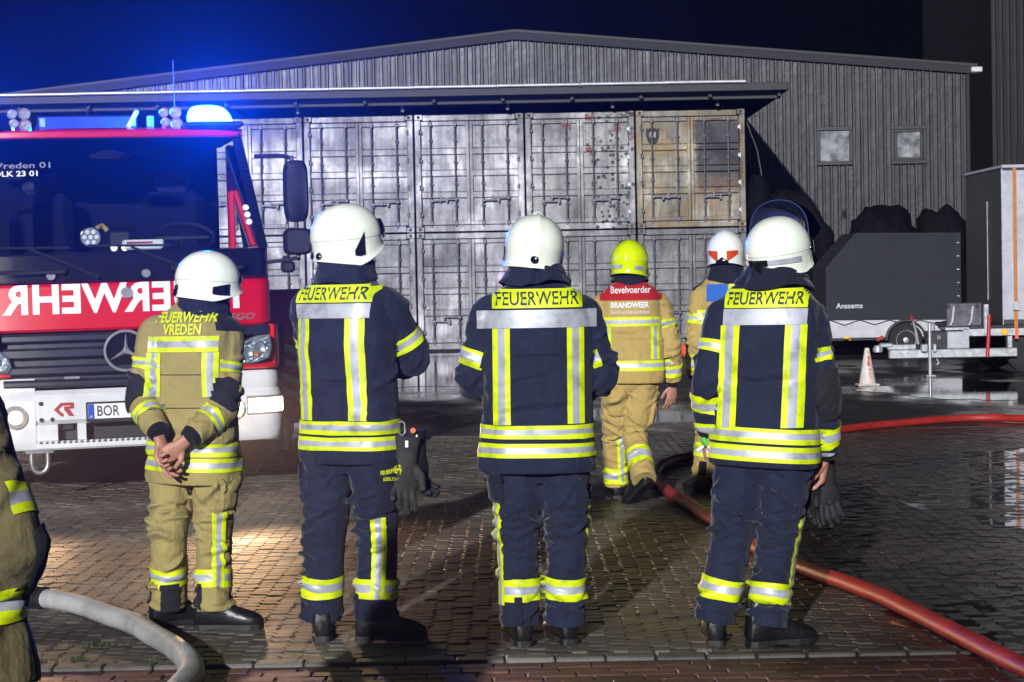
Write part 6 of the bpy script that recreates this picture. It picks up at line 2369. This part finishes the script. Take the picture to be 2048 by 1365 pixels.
# ---- nearest one, cut off by the left edge of the picture
p0 = person((-1.265, 4.4), 'firefighter in tan gear cut off at the left edge, elbow bent', dict(
    head=(-.17, .09, 1.64), hyaw=(R(20), 0, 0), neck=(-.12, .06, 1.48), hem=(.01, 0, .71), shl=(-.28, .10, 1.36), shr=(.095, .0, 1.345),
    ell=(-.34, .14, 1.08), wrl=(-.22, .38, .99), elr=(.215, -.06, 1.04), wrr=(.08, .17, .88),
    hipl=(-.10, 0, .75), hipr=(.10, 0, .75), knl=(-.11, 0, .42), knr=(.11, 0, .42), anl=(-.11, 0, .10), anr=(.12, 0, .10)),
    R(14), M_tan_shaded, M_tan_shaded, 8, group='firefighters watching the burnt containers')
W = p0['W']
band(p0, .84, .915, mats=YS)
W.strip('reflective_tape', back_ray(p0, -.165, .165, 1.24, 1.31), 40, Y3, YS)
sleeve(p0, 'r', .42, .49, YS, R(-150), R(-20))
sleeve(p0, 'l', .40, .50, YS)
pad(p0, 'j', p0['arms']['r'], .52, .74, -2.2, -.5, M_pad, 'elbow_pad')
leg_ring(p0, 'r', .20, .29, YS)
leg_ring(p0, 'l', .20, .29, YS)
boot(p0['t'], (-.11, .0), (-.2, 1))
boot(p0['t'], (.12, .0), (.2, 1))
helmet(p0['t'], (-.17, .09, 1.64), R(20), 0, 0, M_helm, 'vent', 1.0)
hood(p0['t'], (-.16, .08, 1.65), R(18), M_navy, .17, .145, 8, back=.01, top=.11)

# ================================================================== GLOVES
M_glv = mat('black_glove', (.008, .008, .010), .75, var=.5, scale=18, bump=.004, bscale=60)
M_glvw = mat('worn_black_glove', (.024, .022, .019), .8, var=.7, scale=14, bump=.004, bscale=60)
def glove(loc, fwd, palm, side, label, m, s=1.15, curl=(.2, .25, .3, .35), group=None):
    g = empty('glove', loc, 0, label, 'glove', group)
    f = Vector(fwd).normalized()
    me = fuse(hand_parts((0, 0, 0), fwd, palm, side, curl, .3, s, 1.28, .10), .0045, 2)
    finish(me, 'glove_hand', m, g)
    cf = Limb([(-f * .10, .034, .058), (-f * .05, .030, .052), (f * .02, .030, .046)], Vector(palm), 12, folds=folds(random.Random(3), 8, .1, .9, .005, .8, .06)).geo(16, 24)
    MB().add(*cf).build('glove_cuff', m, g, smooth=True, angle=60)
    MB().box((0, 0, 0), (.014, .004, .03), .001, M=T(-f * .07 + Vector((0, -.045, 0)))).build('care_label', M_wpr, g)
    return g
b2 = (-.671, 9.187)
glove((b2[0] + .20, b2[1] - .10, .80), (-.12, -.02, -1), (.2, -1, 0), -1, 'worn black glove with spread fingers hanging outermost at the crossed-arm firefighter hip', M_glvw, 1.3, (.3, .35, .4, .5), 'gloves hanging at the hip')
glove((b2[0] + .25, b2[1] - .03, .82), (.06, 0, -1), (.9, -.5, 0), 1, 'black glove tucked behind the worn one at the crossed-arm firefighter hip', M_glv, 1.2, (.5, .5, .5, .5), 'gloves hanging at the hip')
cb = empty('carabiner', (b2[0] + .185, b2[1] - .08, .935), 0, 'small silver carabiner clipping the gloves to the navy jacket', 'carabiner')
MB().tube([(0, 0, .03), (.012, 0, .02), (.014, 0, -.02), (0, 0, -.035), (-.014, 0, -.02), (-.012, 0, .02), (0, 0, .03)], .004, 6).build('ring', M_chrome, cb, smooth=True)
MB().lathe([(.012, 0), (.012, .012)], (.05, -.03, -.01), 'y', 10).build('red_tag', M_oref, cb)
b4 = (.986, 8.879)
glove((b4[0] + .300, b4[1] + .12, .69), (-.08, -.05, -1), (.6, -.8, 0), -1, 'black glove held in the right hand of the visored firefighter, nearer finger row', M_glv, 1.1, (.15, .2, .25, .3), 'gloves held by the visored firefighter')
glove((b4[0] + .350, b4[1] + .14, .685), (.14, 0, -1), (.2, -1, 0), 1, 'second black glove fanning out behind the first in the right hand', M_glv, 1.1, (.2, .25, .3, .3), 'gloves held by the visored firefighter')
gg = empty('green_glove', (b4[0] - .15, b4[1] + .085, .865), 0, 'bright green and black glove held in the left hand of the visored firefighter', 'glove')
me = fuse(hand_parts((.03, 0, .03), (-.7, -.25, -.45), (.1, -1, 0), 1, (.7, .7, .7, .7), .4, .62, 1.35), .004, 2)
finish(me, 'glove_hand', M_grn, gg)
MB().box((-.035, -.03, .0), (.07, .006, .012), .002, M=RY(-.6)).build('white_tab', M_wpr, gg)

# ================================================================== HAZE (thin air volume added to imitate the blue glow round the beacons)
hz = MB().box((0, 34.2, 6.4), (59, 76, 14.9)).build('haze', [])
tag(hz, kind='stuff')
mh = bpy.data.materials.new('haze_air')
mh.use_nodes = True
_nt = mh.node_tree
_nt.nodes.remove(_nt.nodes['Principled BSDF'])
_pv = _nt.nodes.new('ShaderNodeVolumePrincipled')
_pv.inputs['Color'].default_value = (.9, .92, .95, 1)
_pv.inputs['Density'].default_value = .0013
_pv.inputs['Anisotropy'].default_value = .85
_nt.links.new(_pv.outputs[0], _nt.nodes['Material Output'].inputs['Volume'])
hz.data.materials.clear()
hz.data.materials.append(mh)
hz.display_type = 'WIRE'
